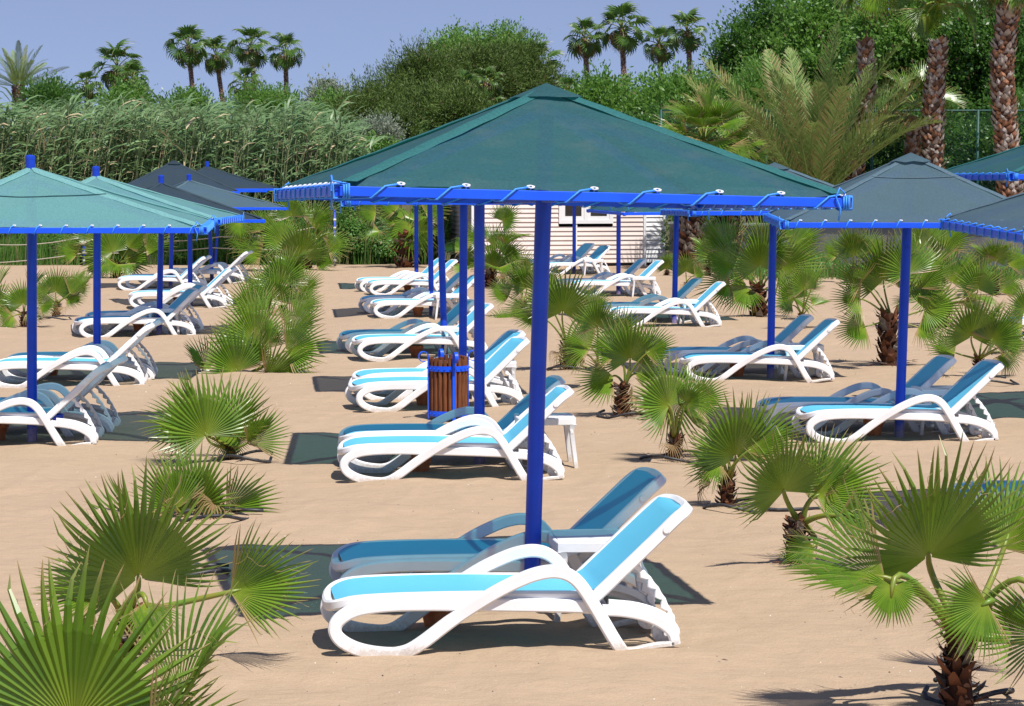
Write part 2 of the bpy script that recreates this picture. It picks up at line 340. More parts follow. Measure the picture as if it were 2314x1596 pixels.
# ------------------------------------------------------------------ sun lounger
def lounger_proto():
    t = thing('sun_lounger', 'x', 'sun lounger', (0, 0, 0))
    yg = lambda x: 1138 - .032 * (x - 152)
    def Z2(pts): return [((x - 152) / 1101, (yg(x) - y) / 1101) for x, y in pts]
    main = Z2([(1625, 845), (1400, 838), (1200, 836), (850, 833), (600, 835), (420, 846), (290, 872), (205, 925), (184, 985), (222, 1040), (310, 1085), (430, 1108), (540, 1106), (640, 1055), (850, 897), (1050, 766), (1200, 690), (1300, 655), (1390, 645), (1470, 668), (1540, 735), (1640, 895), (1715, 1020), (1762, 1088)])
    loop = Z2([(1650, 858), (1760, 864), (1880, 886), (1975, 925), (2040, 980), (2058, 1045)])
    foot = Z2([(1750, 1085), (1830, 1078), (1930, 1056), (2050, 1040)])
    for s in (-1, 1):
        b = MB()
        P = cat([(x, s * (0.300 + (0.030 if 14 < i < 24 else 0.018 if i in (13, 14) else 0.0)), z) for i, (x, z) in enumerate(main)], 5)
        b.sweep(P, (0, 1, 0), 0.024, 0.033, 0.35)
        b.sweep(cat([(x, s * 0.322, z) for x, z in loop], 5), (0, 1, 0), 0.022, 0.027, 0.35)
        b.sweep(cat([(x, s * 0.322, z) for x, z in foot], 5), (0, 1, 0), 0.022, 0.013, 0.35)
        smooth_by_angle(b.build('side_frame', M['plastic'], t))
    # foot end hoop in plan
    b = MB()
    zt = lambda x: float(np.interp(x, [0, .02, .06, .12, .26, .6, 1.0, 1.3], [.222, .232, .262, .276, .286, .289, .281, .272]))
    pts = [(1.30, -.268), (0.9, -.270), (0.5, -.272), (0.26, -.275), (0.12, -.262), (0.045, -.21), (0.018, -.10), (0.013, 0), (0.018, .10), (0.045, .21), (0.12, .262), (0.26, .275), (0.5, .272), (0.9, .270), (1.30, .268)]
    b.sweep(cat([(x, y, zt(x)) for x, y in pts], 5), (0, 0, 1), 0.027, 0.024, 0.45); smooth_by_angle(b.build('seat_frame', M['plastic'], t)); b = MB()
    b.sweep([(1.30, -.30, .255), (1.30, .30, .255)], (0, 0, 1), .03, .02)
    for x, z, w in ((1.335, .215, .06), (1.36, .20, .02)):
        b.box((x, -.12, z), (.02, .012, w)); b.box((x, .12, z), (.02, .012, w))
    smooth_by_angle(b.build('cross_bar', M['plastic'], t)); b = MB(); b.sweep([(0.75, -.29, .235), (0.75, .29, .235)], (0, 0, 1), .015, .025); smooth_by_angle(b.build('cross_bar', M['plastic'], t))
    # seat sling
    prof = [(0.040, .270), (0.11, .296), (0.22, .3075), (0.45, .312), (0.70, .311), (0.95, .304), (1.15, .296), (1.25, .292), (1.31, .299), (1.36, .325), (1.40, .362)]
    Ps = cat([(x, 0, z) for x, z in prof], 4); n = len(Ps); W2 = 9; V = []; F = []
    for i, p in enumerate(Ps):
        hw = .256 * (min(1, (.78 + .22 * min(1, max(0, (p.x - .060) / .10)) ** .6)) if p.x < .16 else 1)
        for k in range(W2):
            s_ = -1 + 2 * k / (W2 - 1); V.append((p.x, s_ * hw, p.z - .012 * (1 - s_ * s_) * min(1, p.x / .3)))
    F = [(i * W2 + k, i * W2 + k + 1, (i + 1) * W2 + k + 1, (i + 1) * W2 + k) for i in range(n - 1) for k in range(W2 - 1)]
    o = obj('seat_sling', mesh('seat_sling', V, F, M['sling'], True), t)
    # back: local frame u along the back from the hinge
    h0 = Vector((1.325, 0, .262)); tip = Vector((1.812, 0, .715)); L = (tip - h0).length; d = (tip - h0).normalized(); nn = Vector((-d.z, 0, d.x))
    def bp(u, y, w=0): return h0 + d * u + Vector((0, y, 0)) + nn * w
    b = MB()
    pts = [(-.03, -.270), (.20, -.272), (.42, -.272), (L - .10, -.262), (L - .035, -.225), (L - .005, -.13), (L, 0), (L - .005, .13), (L - .035, .225), (L - .10, .262), (.42, .272), (.20, .272), (-.03, .270)]
    b.sweep(cat([bp(u, y, -.002 + (-.03 if u > L - .02 else -.012 if u > L - .06 else 0)) for u, y in pts], 5), nn, 0.030, 0.022, 0.4)
    b.sweep([bp(.33, -.26, -.025), bp(.33, .26, -.025)], nn, .012, .03)
    for y in (-.296, .296):
        P = bp(.50, y); b.tube([P - Vector((0, .004, 0)), P + Vector((0, .004, 0))], .017, 14)
    smooth_by_angle(b.build('back_frame', M['plastic'], t))
    V = []; W2 = 9; us = np.linspace(.02, L - .008, 16)
    for u in us:
        hw = .252 if u < L - .12 else .252 - .055 * ((u - (L - .12)) / .11) ** 2.2
        for k in range(W2):
            s_ = -1 + 2 * k / (W2 - 1); V.append(bp(u, s_ * hw, .022 - .010 * (1 - s_ * s_) - .035 * max(0, (u - L + .05) / .05) ** 1.5))
    F = [(i * W2 + k, i * W2 + k + 1, (i + 1) * W2 + k + 1, (i + 1) * W2 + k) for i in range(len(us) - 1) for k in range(W2 - 1)]
    obj('back_sling', mesh('back_sling', V, F, M['sling'], True), t)
    # notched back supports
    for s in (-1, 1):
        b = MB(); a0 = Vector((1.545, s * .235, .42)); a1 = Vector((1.735, s * .255, .125)); P = []; rr = []
        perp = Vector(((a1 - a0).z, 0, -(a1 - a0).x)).normalized()
        for k in range(23):
            f = k / 22; z = abs(((f * 5.5) % 1) - .5) * 2
            P.append(a0.lerp(a1, f) + perp * (.014 * (z - .5) if .12 < f < .9 else 0) + perp * (-.02 * math.sin(f * 3.1))); rr.append(.011 + .010 * z)
        b.sweep(P, (0, 1, 0), .011, rr, .5)
        # rear inner panel with wheel
        b.sweep(cat([(1.40, s * .27, .235), (1.55, s * .27, .215), (1.68, s * .27, .165), (1.745, s * .27, .09), (1.735, s * .27, .05)], 4), (0, 1, 0), .014, .020, .3)
        smooth_by_angle(b.build('back_support', M['plastic'], t))
    b = MB()
    for y in (-.2, .2): b.tube([(1.70, y - .02, .07), (1.70, y + .02, .07)], .062, 18)
    b.tube([(1.70, -.26, .07), (1.70, .26, .07)], .012, 8)
    smooth_by_angle(b.build('wheel_axle', M['plastic'], t))
    return t
PROTO = lounger_proto()
used = [False]
def lounger(loc, yaw, label, group='white sun loungers with aqua slings'):
    rz = yaw; loc = Vector(loc); loc.z = GZ(loc.x + .85, loc.y) - 0.012
    if not used[0]: o = PROTO; used[0] = True; o.location = loc; o.rotation_euler = (0, 0, rz)
    else: o = copy_tree(PROTO, loc, rz)
    o['label'] = label; o['group'] = group; return o
def row(p1, p2, delta, lab1, lab2):
    """p1, p2: ground contacts of the near side (local x .28 and 1.475, y -.32)"""
    a = ground(*p1); b = ground(*p2); yaw = math.atan2(b.y - a.y, b.x - a.x) 
    c, s = math.cos(yaw), math.sin(yaw)
    mid = (a + b) / 2; ox = mid.x - (.8775 * c + .32 * s); oy = mid.y - (.8775 * s - .32 * c)
    if lab1: lounger((ox, oy, 0), yaw, lab1)
    if lab2: lounger((ox + delta[0], oy + delta[1], 0), yaw + R(random.uniform(-1.5, 1.5)), lab2)
    return Vector((ox, oy, 0)), yaw
rows = [
 ('C1', (869, 1486), (1415, 1470), (-.05, 1.24), 'sunlit lounger nearest the camera, in front of the big green parasol pole', 'shaded lounger right behind the nearest lounger, under the big green parasol'),
 ('C2', (850, 1087.7), (1195, 1083), (-.05, .80), 'sunlit lounger standing just in front of the slatted bin', 'shaded teal lounger tight behind the second sunlit lounger of the middle column'),
 ('C3', (869, 930.6), (1125, 924), (-.03, 1.05), 'sunlit lounger partly hidden behind the wooden slatted bin', 'shaded lounger behind the bin, far one of its pair'),
 ('C4', (863.5, 814.6), (1053, 811), (-.25, 1.2), 'sunlit lounger just beyond the slatted bin with a terracotta pot under it', 'shaded lounger with its hood arms seen just beyond the fourth sunlit lounger'),
 ('C5', (885.5, 720.8), (1037, 719), (-.25, 1.2), 'sunlit lounger fifth from the front in the middle column, behind the leaning pole', 'grey shaded lounger behind the fifth lounger of the middle column'),
 ('C6', (868, 667.9), (996, 666.5), (-.30, 1.5), 'farthest sunlit lounger of the middle column, in front of the hanging fan leaf', 'farthest shaded teal lounger of the middle column, near the weeds'),
 ('R1', (1895.5, 998), (2183, 995), (-.28, .85), 'sunlit lounger at right beside the pole with leaf shadow on its back', 'shaded lounger behind the nearest right column lounger, tight against it'),
 ('R2', (1602, 861), (1833, 859.5), (-.18, 1.0), 'sunlit lounger second in the right column, half hidden by palm leaves', 'shaded lounger behind the second sunlit lounger of the right column'),
 ('R3', (1424, 738), (1592, 737), (-.28, 1.2), 'sunlit lounger third in the right column, its foot behind a fan palm', 'shaded lounger behind the third sunlit lounger of the right column'),
 ('R4', (1329, 672), (1463, 671), (-.28, 1.1), 'sunlit lounger fourth in the right column, in front of the cabin corner', 'shaded lounger behind the fourth sunlit lounger, before the cabin corner'),
 ('R5', (1256, 620), (1360, 618), (-.35, 1.2), 'sunlit lounger standing closest to the cabin wall', 'grey shaded lounger with two hood arms closest to the cabin wall'),
 ('L1', (-163, 1009), (145, 1006.5), (.0, .88), 'sunlit lounger cut by the left edge, nearest in the left column', 'shaded bluish lounger behind the nearest lounger at the left edge'),
 ('L2', (32, 874), (268, 872), (0, .75), 'sunlit lounger second in the left column, in front of the second pole', 'shaded lounger with open rear legs behind the second left lounger'),
 ('L3', (226.6, 762), (396.6, 758), (0, .9), 'sunlit lounger third in the left column, over a dark red pot', 'shaded lounger behind the third lounger of the left column'),
 ('L4', (329, 698.5), (477, 697), (0, .9), 'sunlit lounger fourth in the left column, beside the row of fan palms', 'shaded lounger behind the fourth lounger of the left column'),
 ('L5', (297, 656), (425, 655), (0, 1.0), 'sunlit lounger furthest left among the far left loungers', 'shaded lounger furthest left among the far left loungers'),
 ('L6', (404, 640), (523, 639.5), (0, .9), 'farthest sunlit lounger of the left column, backrest near the large fan palm', 'farthest shaded lounger of the left column'),
]
for r_ in rows: row(*r_[1:])
lounger((2.90, 15.35, 0), R(5), 'shaded lounger at the right edge behind the big foreground palm')
lounger((7.3, 34.8, 0), R(4), 'far lounger at the right edge glimpsed through palm leaves')

# ------------------------------------------------------------------ side tables and pots
def table_proto():
    t = thing('side_table', 'x', 'table', (0, 0, 0))
    b = MB(); h = .41; w = .225
    b.sweep(cat([(x, y, h - .032) for x, y in ((-w, -w + .05), (-w + .05, -w), (w - .05, -w), (w, -w + .05), (w, w - .05), (w - .05, w), (-w + .05, w), (-w, w - .05))], 4, True), (0, 0, 1), .028, .012, .4, True)
    n = 6
    for i in range(n):
        y = -w + .03 + (2 * w - .06) * (i + .5) / n; b.box((0, y, h - .012), (w - .008, (w - .03) / n - .003, .008))
    smooth_by_angle(b.build('table_top', M['plastic'], t))
    for sx in (-1, 1):
        for sy in (-1, 1):
            b = MB(); b.sweep([(sx * (w - .02), sy * (w - .02), h - .05), (sx * (w - .028), sy * (w - .028), .30), (sx * (w + .012), sy * (w + .012), -.03)], (1, 0, 0), [.032, .020, .016], [.032, .020, .016], .3)
            b.sweep(cat([(sx * (w - .10), sy * (w - .012), h - .055), (sx * (w - .045), sy * (w - .012), h - .07), (sx * (w - .025), sy * (w - .012), h - .13)], 4), (0, 1, 0), .010, .012)
            smooth_by_angle(b.build('leg', M['plastic'], t))
    return t
TP = table_proto(); first = [True]
tabs = [((.45, 12.62), 6, 'small white plastic table between the two nearest loungers'), ((.27, 19.2), 5, 'small white table whose leg shows right of the second lounger pair'),
        ((-.20, 25.2), 4, 'small white table right of the slatted bin'), ((-.68, 31.2), 4, 'small white table by the leaning pole behind the bin'),
        ((-1.08, 39.6), 8, 'small white table at the fifth lounger pair of the middle column'), ((-1.74, 49.0), 5, 'farthest white table of the middle column'),
        ((4.02, 21.9), 3, 'white table between the nearest right column loungers'), ((3.45, 27.9), 3, 'white table between the second right column loungers'),
        ((2.98, 38.2), 5, 'white table between the third right column loungers'), ((2.62, 46.9), 3, 'white table between the fourth right column loungers'), ((2.0, 57.9), 3, 'white table beside the cabin side loungers'),
        ((-5.30, 35.7), 4, 'white table between the third left column loungers')]
for (x, y), a, lab in tabs:
    o = TP if first[0] else copy_tree(TP); first[0] = False
    o.location = (x, y, GZ(x, y)); o.rotation_euler = (0, 0, R(a)); o['label'] = lab; o['group'] = 'small white plastic side tables'
b = MB(); b.lathe([(.0, -.0), (.062, 0), (.075, .06), (.090, .125), (.104, .13), (.106, .175), (.096, .178), (.086, .13), (.07, .04), (.0, .03)], 26)
pm = b.mesh('clay_pot', M['terracotta'], True); pm.set_sharp_from_angle(angle=R(35))
for k, ((u, v), lab) in enumerate([((988, 1418), 'terracotta pot half hidden under the nearest lounger'), ((950, 1062), 'terracotta pot under the second lounger of the middle column'), ((957, 915), 'terracotta pot left of the slatted bin'),
    ((940, 806), 'whole terracotta pot just beyond the bin, under the fourth lounger'), ((944, 717), 'terracotta pot under the fifth lounger of the middle column'), ((921, 656), 'terracotta pot under the farthest middle column lounger'),
    ((1975, 982), 'terracotta pot under the nearest right column lounger'), ((1667, 850), 'terracotta pot under the second right column lounger'), ((313, 750), 'dark red pot under the third left column lounger'),
    ((402, 688), 'dark red pot under the fourth left column lounger'), ((-4, 990), 'terracotta pot cut by the left edge of the photo'), ((118, 848), 'terracotta pot under the second left column lounger')]):
    p = ground(u, v); o = obj('clay_pot', pm if k % 3 or k == 0 else pm); o.location = (p.x, p.y, GZ(p.x, p.y) - .01); tag(o, lab, 'pot', 'terracotta pots under the loungers'); o.rotation_euler = (R(random.uniform(-4, 4)), 0, 0); s_ = 1.05 if k < 3 else .95; o.scale = (s_, s_, s_)

# ------------------------------------------------------------------ slatted bin
p = ground(1013, 948)
t = thing('waste_bin', 'round bin of brown wooden slats with blue hoops and curled blue handles', 'waste bin', (p.x, p.y, GZ(p.x, p.y)), rz=R(8))
r0, hb = .172, .60
for k in range(22):
    a = 2 * math.pi * (k + .5) / 22; b = MB()
    b.tube([(r0 * math.cos(a), r0 * math.sin(a), .035), (r0 * math.cos(a), r0 * math.sin(a), hb + random.uniform(-.012, .02))], .0215, 10, t=random.random())
    smooth_by_angle(b.build('slat', M['wood'], t))
for z in (.065, .505):
    b = MB(); b.lathe([(.192, -.026), (.198, -.026), (.198, .026), (.192, .026), (.192, -.026)], 40, (0, 0, z))
    for k in range(22):
        a = 2 * math.pi * (k + .5) / 22; c_ = Vector((math.cos(a), math.sin(a), 0)); b.tube([c_ * .197 + Vector((0, 0, z)), c_ * .210 + Vector((0, 0, z))], .0075, 7)
    smooth_by_angle(b.build('hoop', M['blue'], t))
for k, a in enumerate((R(-80), R(-170), R(100), R(8))):
    b = MB(); c_ = Vector((math.cos(a), math.sin(a), 0)); sd = Vector((-math.sin(a), math.cos(a), 0))
    P = [c_ * .203 + Vector((0, 0, -.03)), c_ * .203 + Vector((0, 0, .30)), c_ * .203 + Vector((0, 0, .60))]
    for q in range(13):
        th = q / 12 * R(290); P.append(c_ * (.203 + .048 - .048 * math.cos(th)) + Vector((0, 0, .62 + .050 * math.sin(th))))
    b.sweep(P, sd, .017, .0035, .3); smooth_by_angle(b.build('strap', M['blue'], t))
b = MB(); b.lathe([(0, .04), (.14, .04), (.145, .56), (.138, .56), (.13, .05)], 24); b.build('liner', M['hose'], t, True)

# ------------------------------------------------------------------ parasols
def parasol(label, base, ptop_x, q, apex_z, canopy, detail=2, cap=False, pr=.045, group='square shade cloth parasols on blue poles', apex_dx=0, sag=.03, seam=None):
    cx, cy, z0, yaw, ax, ay, SZ = q
    B = Vector((base[0], base[1], GZ(base[0], base[1]))); t = thing('beach_parasol', label, 'parasol', B, group)
    c, s = math.cos(yaw), math.sin(yaw)
    def pl(a, b_, dz=0):     # a,b in -1..1 over the frame
        Xo = (a * c - b_ * s) * SZ / 2; Yo = (a * s + b_ * c) * SZ / 2
        return Vector((cx + Xo, cy + Yo, z0 + ax * Xo + ay * Yo + dz)) - B
    top = Vector((ptop_x, cy, z0)) - B; topc = Vector((ptop_x + (ptop_x - base[0]) * .2, cy, apex_z)) - B
    bt = .048
    b = MB(); P = [Vector((0, 0, -.15)), top * .5, top, topc + Vector((0, 0, .10 if cap else -.03))]
    P[1] = Vector((0, 0, 0)).lerp(top, .5)
    b.tube(P, pr, 20)
    if cap: q_ = P[-1]; b.lathe([(pr * 1.04, -.03), (pr * 1.05, 0), (pr * .6, .010), (0, .014)], 16, q_)
    smooth_by_angle(b.build('pole', M['pole'], t))
    cor = [(-1, -1), (1, -1), (1, 1), (-1, 1)]
    for i in range(4):
        a_, b_ = cor[i], cor[(i + 1) % 4]; e = .0 if i % 2 == 0 else 0
        P0 = pl(*a_, bt / 2); P1 = pl(*b_, bt / 2); d = (P1 - P0).normalized(); ex = .006 if i % 2 == 0 else -bt / 2 - .001
        b = MB(); b.sweep([P0 - d * ex, P1 + d * ex], (0, 0, 1), bt / 2, bt / 2, .12); b.build('beam', M['blue'], t)
        # lacing
        Lb = (P1 - P0).length; n = max(4, int(round(Lb / (.31 if detail == 3 and i == 0 else .215)))); nrm = Vector((d.y, -d.x, 0)).normalized()
        b = MB(); h = bt / 2 + .005; rr = .0052 if detail > 1 else .008
        if detail >= 2:
            pts = []; big_ = detail == 3 and i == 0
            for w in range(3):
                A = P0 + d * (.012 + w * .012); q1 = h + .003 * w
                pts += [A + Vector((0, 0, q1)) - nrm * q1, A + Vector((0, 0, q1)) + nrm * q1, A + Vector((0, 0, -q1)) + nrm * q1, A + Vector((0, 0, -q1)) - nrm * q1]
            for k in range(n):
                u0 = (k + .45) / n * Lb; pit = .16 if big_ else .05; A = P0 + d * u0
                pts += [A - d * (pit * .15) + Vector((0, 0, -h)) - nrm * h, A - d * 0 + Vector((0, 0, -h)) + nrm * h, A + d * (pit * .42) + Vector((0, 0, h)) + nrm * h, A + d * (pit * .9) + Vector((0, 0, h + .012)) + nrm * (-.012), A + d * (pit * .95) + Vector((0, 0, h)) - nrm * h]
            for w in range(3):
                A = P0 + d * (Lb - .03 + w * .012); q1 = h + .003 * w
                pts += [A + Vector((0, 0, -q1)) - nrm * q1, A + Vector((0, 0, -q1)) + nrm * q1, A + Vector((0, 0, q1)) + nrm * q1, A + Vector((0, 0, q1)) - nrm * q1]
            A = P0 + d * (Lb - .03) + nrm * (h + .008)
            pts += [A + Vector((0, 0, .05)), A - d * .025 + Vector((0, 0, .075)), A - d * .045 + Vector((0, 0, .03)), A - d * .02 + Vector((0, 0, -.03)), A - d * .03 + Vector((0, 0, -.09))]
            b.tube(pts, rr, 6)
            b.build('lacing', M['rope'], t, True)
            if detail == 3 or (i == 0):
                for k in range(n):
                    u0 = (k + .45) / n * Lb; pit = .16 if detail == 3 and i == 0 else .05
                    cc = P0 + d * (u0 + pit * .95) + Vector((0, 0, bt / 2 + .019)) - nrm * .014
                    b2 = MB(); ring = [cc + d * ((.014 if detail == 3 else .010) * math.cos(x)) + (Vector((0, 0, .45)) - nrm * .9).normalized() * ((.014 if detail == 3 else .010) * math.sin(x)) for x in np.linspace(0, 2 * math.pi, 13)[:-1]]
                    b2.sweep(ring, (0, 0, 1), .003, .007 if detail == 3 else .0045, .2, True); b2.build('grommet', M['grommet'], t, True)
    for i in range(4):
        P0 = pl(*cor[i], -.002); P1 = topc + Vector((0, 0, -.12)); ex = (P0 - P1).normalized() * .02
        b = MB(); b.sweep([P1, P0 + ex * 0 - (P0 - P1).normalized() * .01 + Vector((0, 0, .012))], (0, 0, 1), .024, .022, .15); b.build('rafter', M['blue'], t)
    for sgn in (-1, 1):
        b = MB(); b.sweep([pl(0, sgn * .97, .02), top + Vector((0, sgn * .03, .02))], (0, 0, 1), .018, .018, .1); b.build('strut', M['pole'], t)
    # canopy: four sagging panels in one cloth
    n = 34 if detail == 3 else 20; V = []; F = []; G = []
    sd = abs(hash(label)) % 50
    sd = sum(map(ord, label)) % 50
    for i in range(4):
        a_, b_ = cor[i], cor[(i + 1) % 4]; idx = {}
        for r_ in range(n + 1):
            f = r_ / n
            for k in range(r_ + 1):
                g_ = k / r_ if r_ else 0
                A = Vector((a_[0] + (b_[0] - a_[0]) * g_, a_[1] + (b_[1] - a_[1]) * g_)) * f
                inset = 1.0 if detail < 3 else 1 - .012 * (f > .95)
                pe = pl(A.x * inset, A.y * inset, bt + .012)
                base_h = pe.z
                zz = base_h * 1.0 + (topc.z - pl(0, 0, bt + .012).z) * (1 - f)
                mid_ = 4 * g_ * (1 - g_) if r_ else 0
                zz -= sag * math.sin(math.pi * f) * (.35 + .65 * mid_)
                X_ = topc.x * (1 - f) + (pe.x) * 1 - pl(0, 0).x * (1 - f); Y_ = topc.y * (1 - f) + pe.y - pl(0, 0).y * (1 - f)
                w_ = float(vnoise(np.array([X_ * 3.1 + sd]), np.array([Y_ * 3.1]), 9)[0]) * .018 + float(vnoise(np.array([X_ * 11 + sd]), np.array([Y_ * 11]), 10)[0]) * .010 * (.2 + f ** 4)
                zz += w_ * (1 if r_ else 0)
                if r_ >= n - 1: zz += .010 * float(vnoise(np.array([g_ * 26 + sd]), np.array([i * 3.7]), 12)[0]) * (2.2 if detail == 3 else 1)
                if r_ == n: zz -= .012
                idx[(r_, k)] = len(V); V.append((X_, Y_, zz))
        for r_ in range(n):
            for k in range(r_ + 1):
                F.append((idx[(r_, k)], idx[(r_ + 1, k)], idx[(r_ + 1, k + 1)]))
                if k < r_: F.append((idx[(r_, k)], idx[(r_ + 1, k + 1)], idx[(r_, k + 1)]))
    me = mesh('canopy', V, F, M['can_' + canopy], True); o = obj('canopy', me, t); me.set_sharp_from_angle(angle=R(14))
    # hip bands
    for i in range(4):
        V = []; F = []; prv = cor[(i - 1) % 4]; nx_ = cor[(i + 1) % 4]; cc = cor[i]; m_ = 18; wd = .075 if detail == 3 else .05
        if canopy == 'teal': wd = .09
        for k in range(m_ + 1):
            f = .03 + .965 * k / m_; zc = lambda ff: (pl(cc[0] * ff, cc[1] * ff, bt + .012).z + (topc.z - pl(0, 0, bt + .012).z) * (1 - ff) - sag * math.sin(math.pi * ff) * .35)
            for sgn, nb in ((1, nx_), (0, None), (-1, prv)):
                if sgn == 0: A = pl(cc[0] * f, cc[1] * f); off = Vector((0, 0, 0)); dz = .012
                else:
                    e = Vector((nb[0] - cc[0], nb[1] - cc[1])).normalized(); w_ = min(wd / (SZ / 2), f * .9); A = pl(cc[0] * f + e.x * w_, cc[1] * f + e.y * w_); dz = .009
                # height on the neighbouring panel plane is the same ring radius f
                x_ = A.x + (topc.x - pl(0, 0).x) * (1 - f); y_ = A.y + (topc.y - pl(0, 0).y) * (1 - f)
                g_ = 0 if sgn == 0 else min(1, (wd / (SZ / 2)) / (2 * f)); mid_ = 4 * g_ * (1 - g_)
                z_ = A.z + bt + .012 + (topc.z - pl(0, 0, bt + .012).z) * (1 - f) - sag * math.sin(math.pi * f) * (.35 + .65 * mid_) + dz + .002 * math.sin(k * 1.9 + i)
                V.append((x_, y_, z_))
        for k in range(m_):
            for j in (0, 1): F.append((k * 3 + j, k * 3 + j + 1, (k + 1) * 3 + j + 1, (k + 1) * 3 + j))
        obj('hip_seam', mesh('hip_seam', V, F, M['hip_' + canopy], True), t)
    if seam is not None:
        f = seam; V = []; F = []; b = MB()
        for k in range(25):
            g_ = .01 + .98 * k / 24; A = Vector((-1 + 2 * g_, -1)) * f; pe = pl(A.x, A.y, bt + .012); zz = pe.z + (topc.z - pl(0, 0, bt + .012).z) * (1 - f) - sag * math.sin(math.pi * f) * (.35 + .65 * 4 * g_ * (1 - g_))
            X_ = topc.x * (1 - f) + pe.x - pl(0, 0).x * (1 - f); Y_ = topc.y * (1 - f) + pe.y - pl(0, 0).y * (1 - f)
            w_ = float(vnoise(np.array([X_ * 3.1 + sd]), np.array([Y_ * 3.1]), 9)[0]) * .018 + float(vnoise(np.array([X_ * 11 + sd]), np.array([Y_ * 11]), 10)[0]) * .010 * (.2 + f ** 4)
            V.append(Vector((X_, Y_ - .004, zz + w_ + .004)))
        b.tube(V, .006, 5, t=0.3); b.build('seam', M['can_green'] if canopy == 'teal' else M['hip_' + canopy], t, True)
    if not cap:
        V = [topc + Vector((0, 0, .022))]; F = []
        for k in range(16):
            a = 2 * math.pi * k / 16; rr = .17 + .05 * abs(math.cos(2 * (a - yaw - math.pi / 4))) + .008 * math.sin(5 * a); slope = (topc.z - pl(0, 0, bt).z) / (SZ / 2)
            dist = max(abs(math.cos(a - yaw)), abs(math.sin(a - yaw))) * rr
            V.append(topc + Vector((rr * math.cos(a), rr * math.sin(a), .024 - slope * dist)))
        F = [(0, 1 + k, 1 + (k + 1) % 16) for k in range(16)]
        obj('top_patch', mesh('top_patch', V, F, M['can_' + canopy], True), t)
    return t
parasol('large dark green parasol nearest the camera, filling the middle of the picture', (.10, 12.70), .172, (0.163, 12.83, 2.219, 0.212, -0.021, -0.019, 2.572), 2.85, 'green', 3, sag=.015)
parasol('parasol directly behind the big green one, second pole of the middle column', (-.27, 19.33), -.27, (-.235, 19.42, 2.145, .06, 0, -.005, 2.25), 2.58, 'green', 2)
parasol('third parasol of the middle column, its pole rising behind the slatted bin', (-.54, 25.49), -.53, (-.53, 25.80, 2.13, .1, 0, 0, 2.3), 2.55, 'slate', 1)
parasol('fourth parasol of the middle column, on a pole leaning left', (-.90, 31.37), -.975, (-.97, 31.70, 2.14, .1, 0, 0, 2.3), 2.55, 'green', 1)
parasol('fifth parasol of the middle column, on a slightly leaning slim pole', (-1.38, 40.22), -1.42, (-1.42, 40.50, 2.16, .1, 0, 0, 2.3), 2.55, 'slate', 1)
parasol('farthest parasol of the middle column', (-2.06, 50.53), -2.07, (-2.07, 50.80, 2.18, .1, 0, 0, 2.3), 2.6, 'green', 1)
L1T = parasol('pale teal parasol with protruding pole at the left edge', (-4.31, 20.94), -4.335, (-4.06, 21.2, 1.895, 0.103, -0.002, 0.003, 2.6), 2.455, 'teal', 2, True, seam=.46)
parasol('second teal parasol at left with frayed corner and protruding pole', (-4.89, 27.53), -4.92, (-4.62, 27.85, 1.845, 0.012, -0.003, -0.001, 2.55), 2.39, 'teal', 2, True)
parasol('small dark parasol with pole stub between the teal and the slate one at left', (-5.36, 35.51), -5.35, (-5.15, 35.85, 1.72, 0.192, -0.008, 0.005, 2.5), 2.30, 'dark', 1, True)
parasol('slate blue parasol with pole stub, its right corner ending above the large fan palm', (-6.01, 43.77), -6.05, (-5.78, 44.1, 1.795, 0.293, -0.006, 0.003, 2.6), 2.33, 'slate', 1, True)
parasol('tallest dark parasol at left with a pointed top and no pole stub', (-7.43, 50.94), -7.34, (-7.335, 50.952, 2.034, 0.177, 0.003, -0.002, 2.63), 2.74, 'dark', 1)
parasol('farthest left parasol with pole stub, against the reeds', (-6.88, 53.81), -6.96, (-6.855, 53.825, 2.08, 0.245, 0.005, -0.003, 2.668), 2.64, 'dark', 1, True)
parasol('parasol hidden behind the farthest left ones, showing a slim leaning pole', (-8.1, 64.0), -7.95, (-8.0, 64.0, 2.0, 0.2, 0, 0, 2.4), 2.30, 'dark', 1)
parasol('large slate blue parasol at right with a thick pole', (3.55, 21.42), 3.677, (3.66, 21.85, 1.935, -0.045, 0.0, 0.012, 2.42), 2.575, 'slate', 2, seam=.33)
parasol('slate parasol half hidden between the big green and the large slate one', (3.07, 27.78), 3.13, (3.19, 28.15, 1.925, 0.073, 0.001, -0.009, 2.45), 2.53, 'slate', 2)
parasol('parasol seen low over the cabin window with dark underside', (2.68, 38.72), 2.74, (2.76, 39.1, 1.785, 0.202, 0.003, 0.008, 2.5), 2.25, 'green', 1)
parasol('parasol in front of the cabin corner, mostly hidden by the big green one', (2.17, 47.81), 2.17, (2.2, 47.8, 2.03, .15, 0, 0, 2.1), 2.40, 'slate', 1)
parasol('farthest right column parasol in front of the cabin window, mostly hidden', (1.56, 58.9), 1.56, (1.58, 58.9, 2.06, .15, 0, 0, 2.1), 2.42, 'slate', 1)
parasol('grey parasol cut by the right edge with its laced beam showing', (4.35, 15.3), 4.35, (4.36, 15.25, 1.99, .02, 0, .016, 2.6), 2.60, 'slate', 2)
parasol('green parasol tip high at the right edge', (5.85, 22.4), 5.85, (5.80, 23.2, 2.36, .10, .012, 0, 2.6), 2.95, 'green', 2)
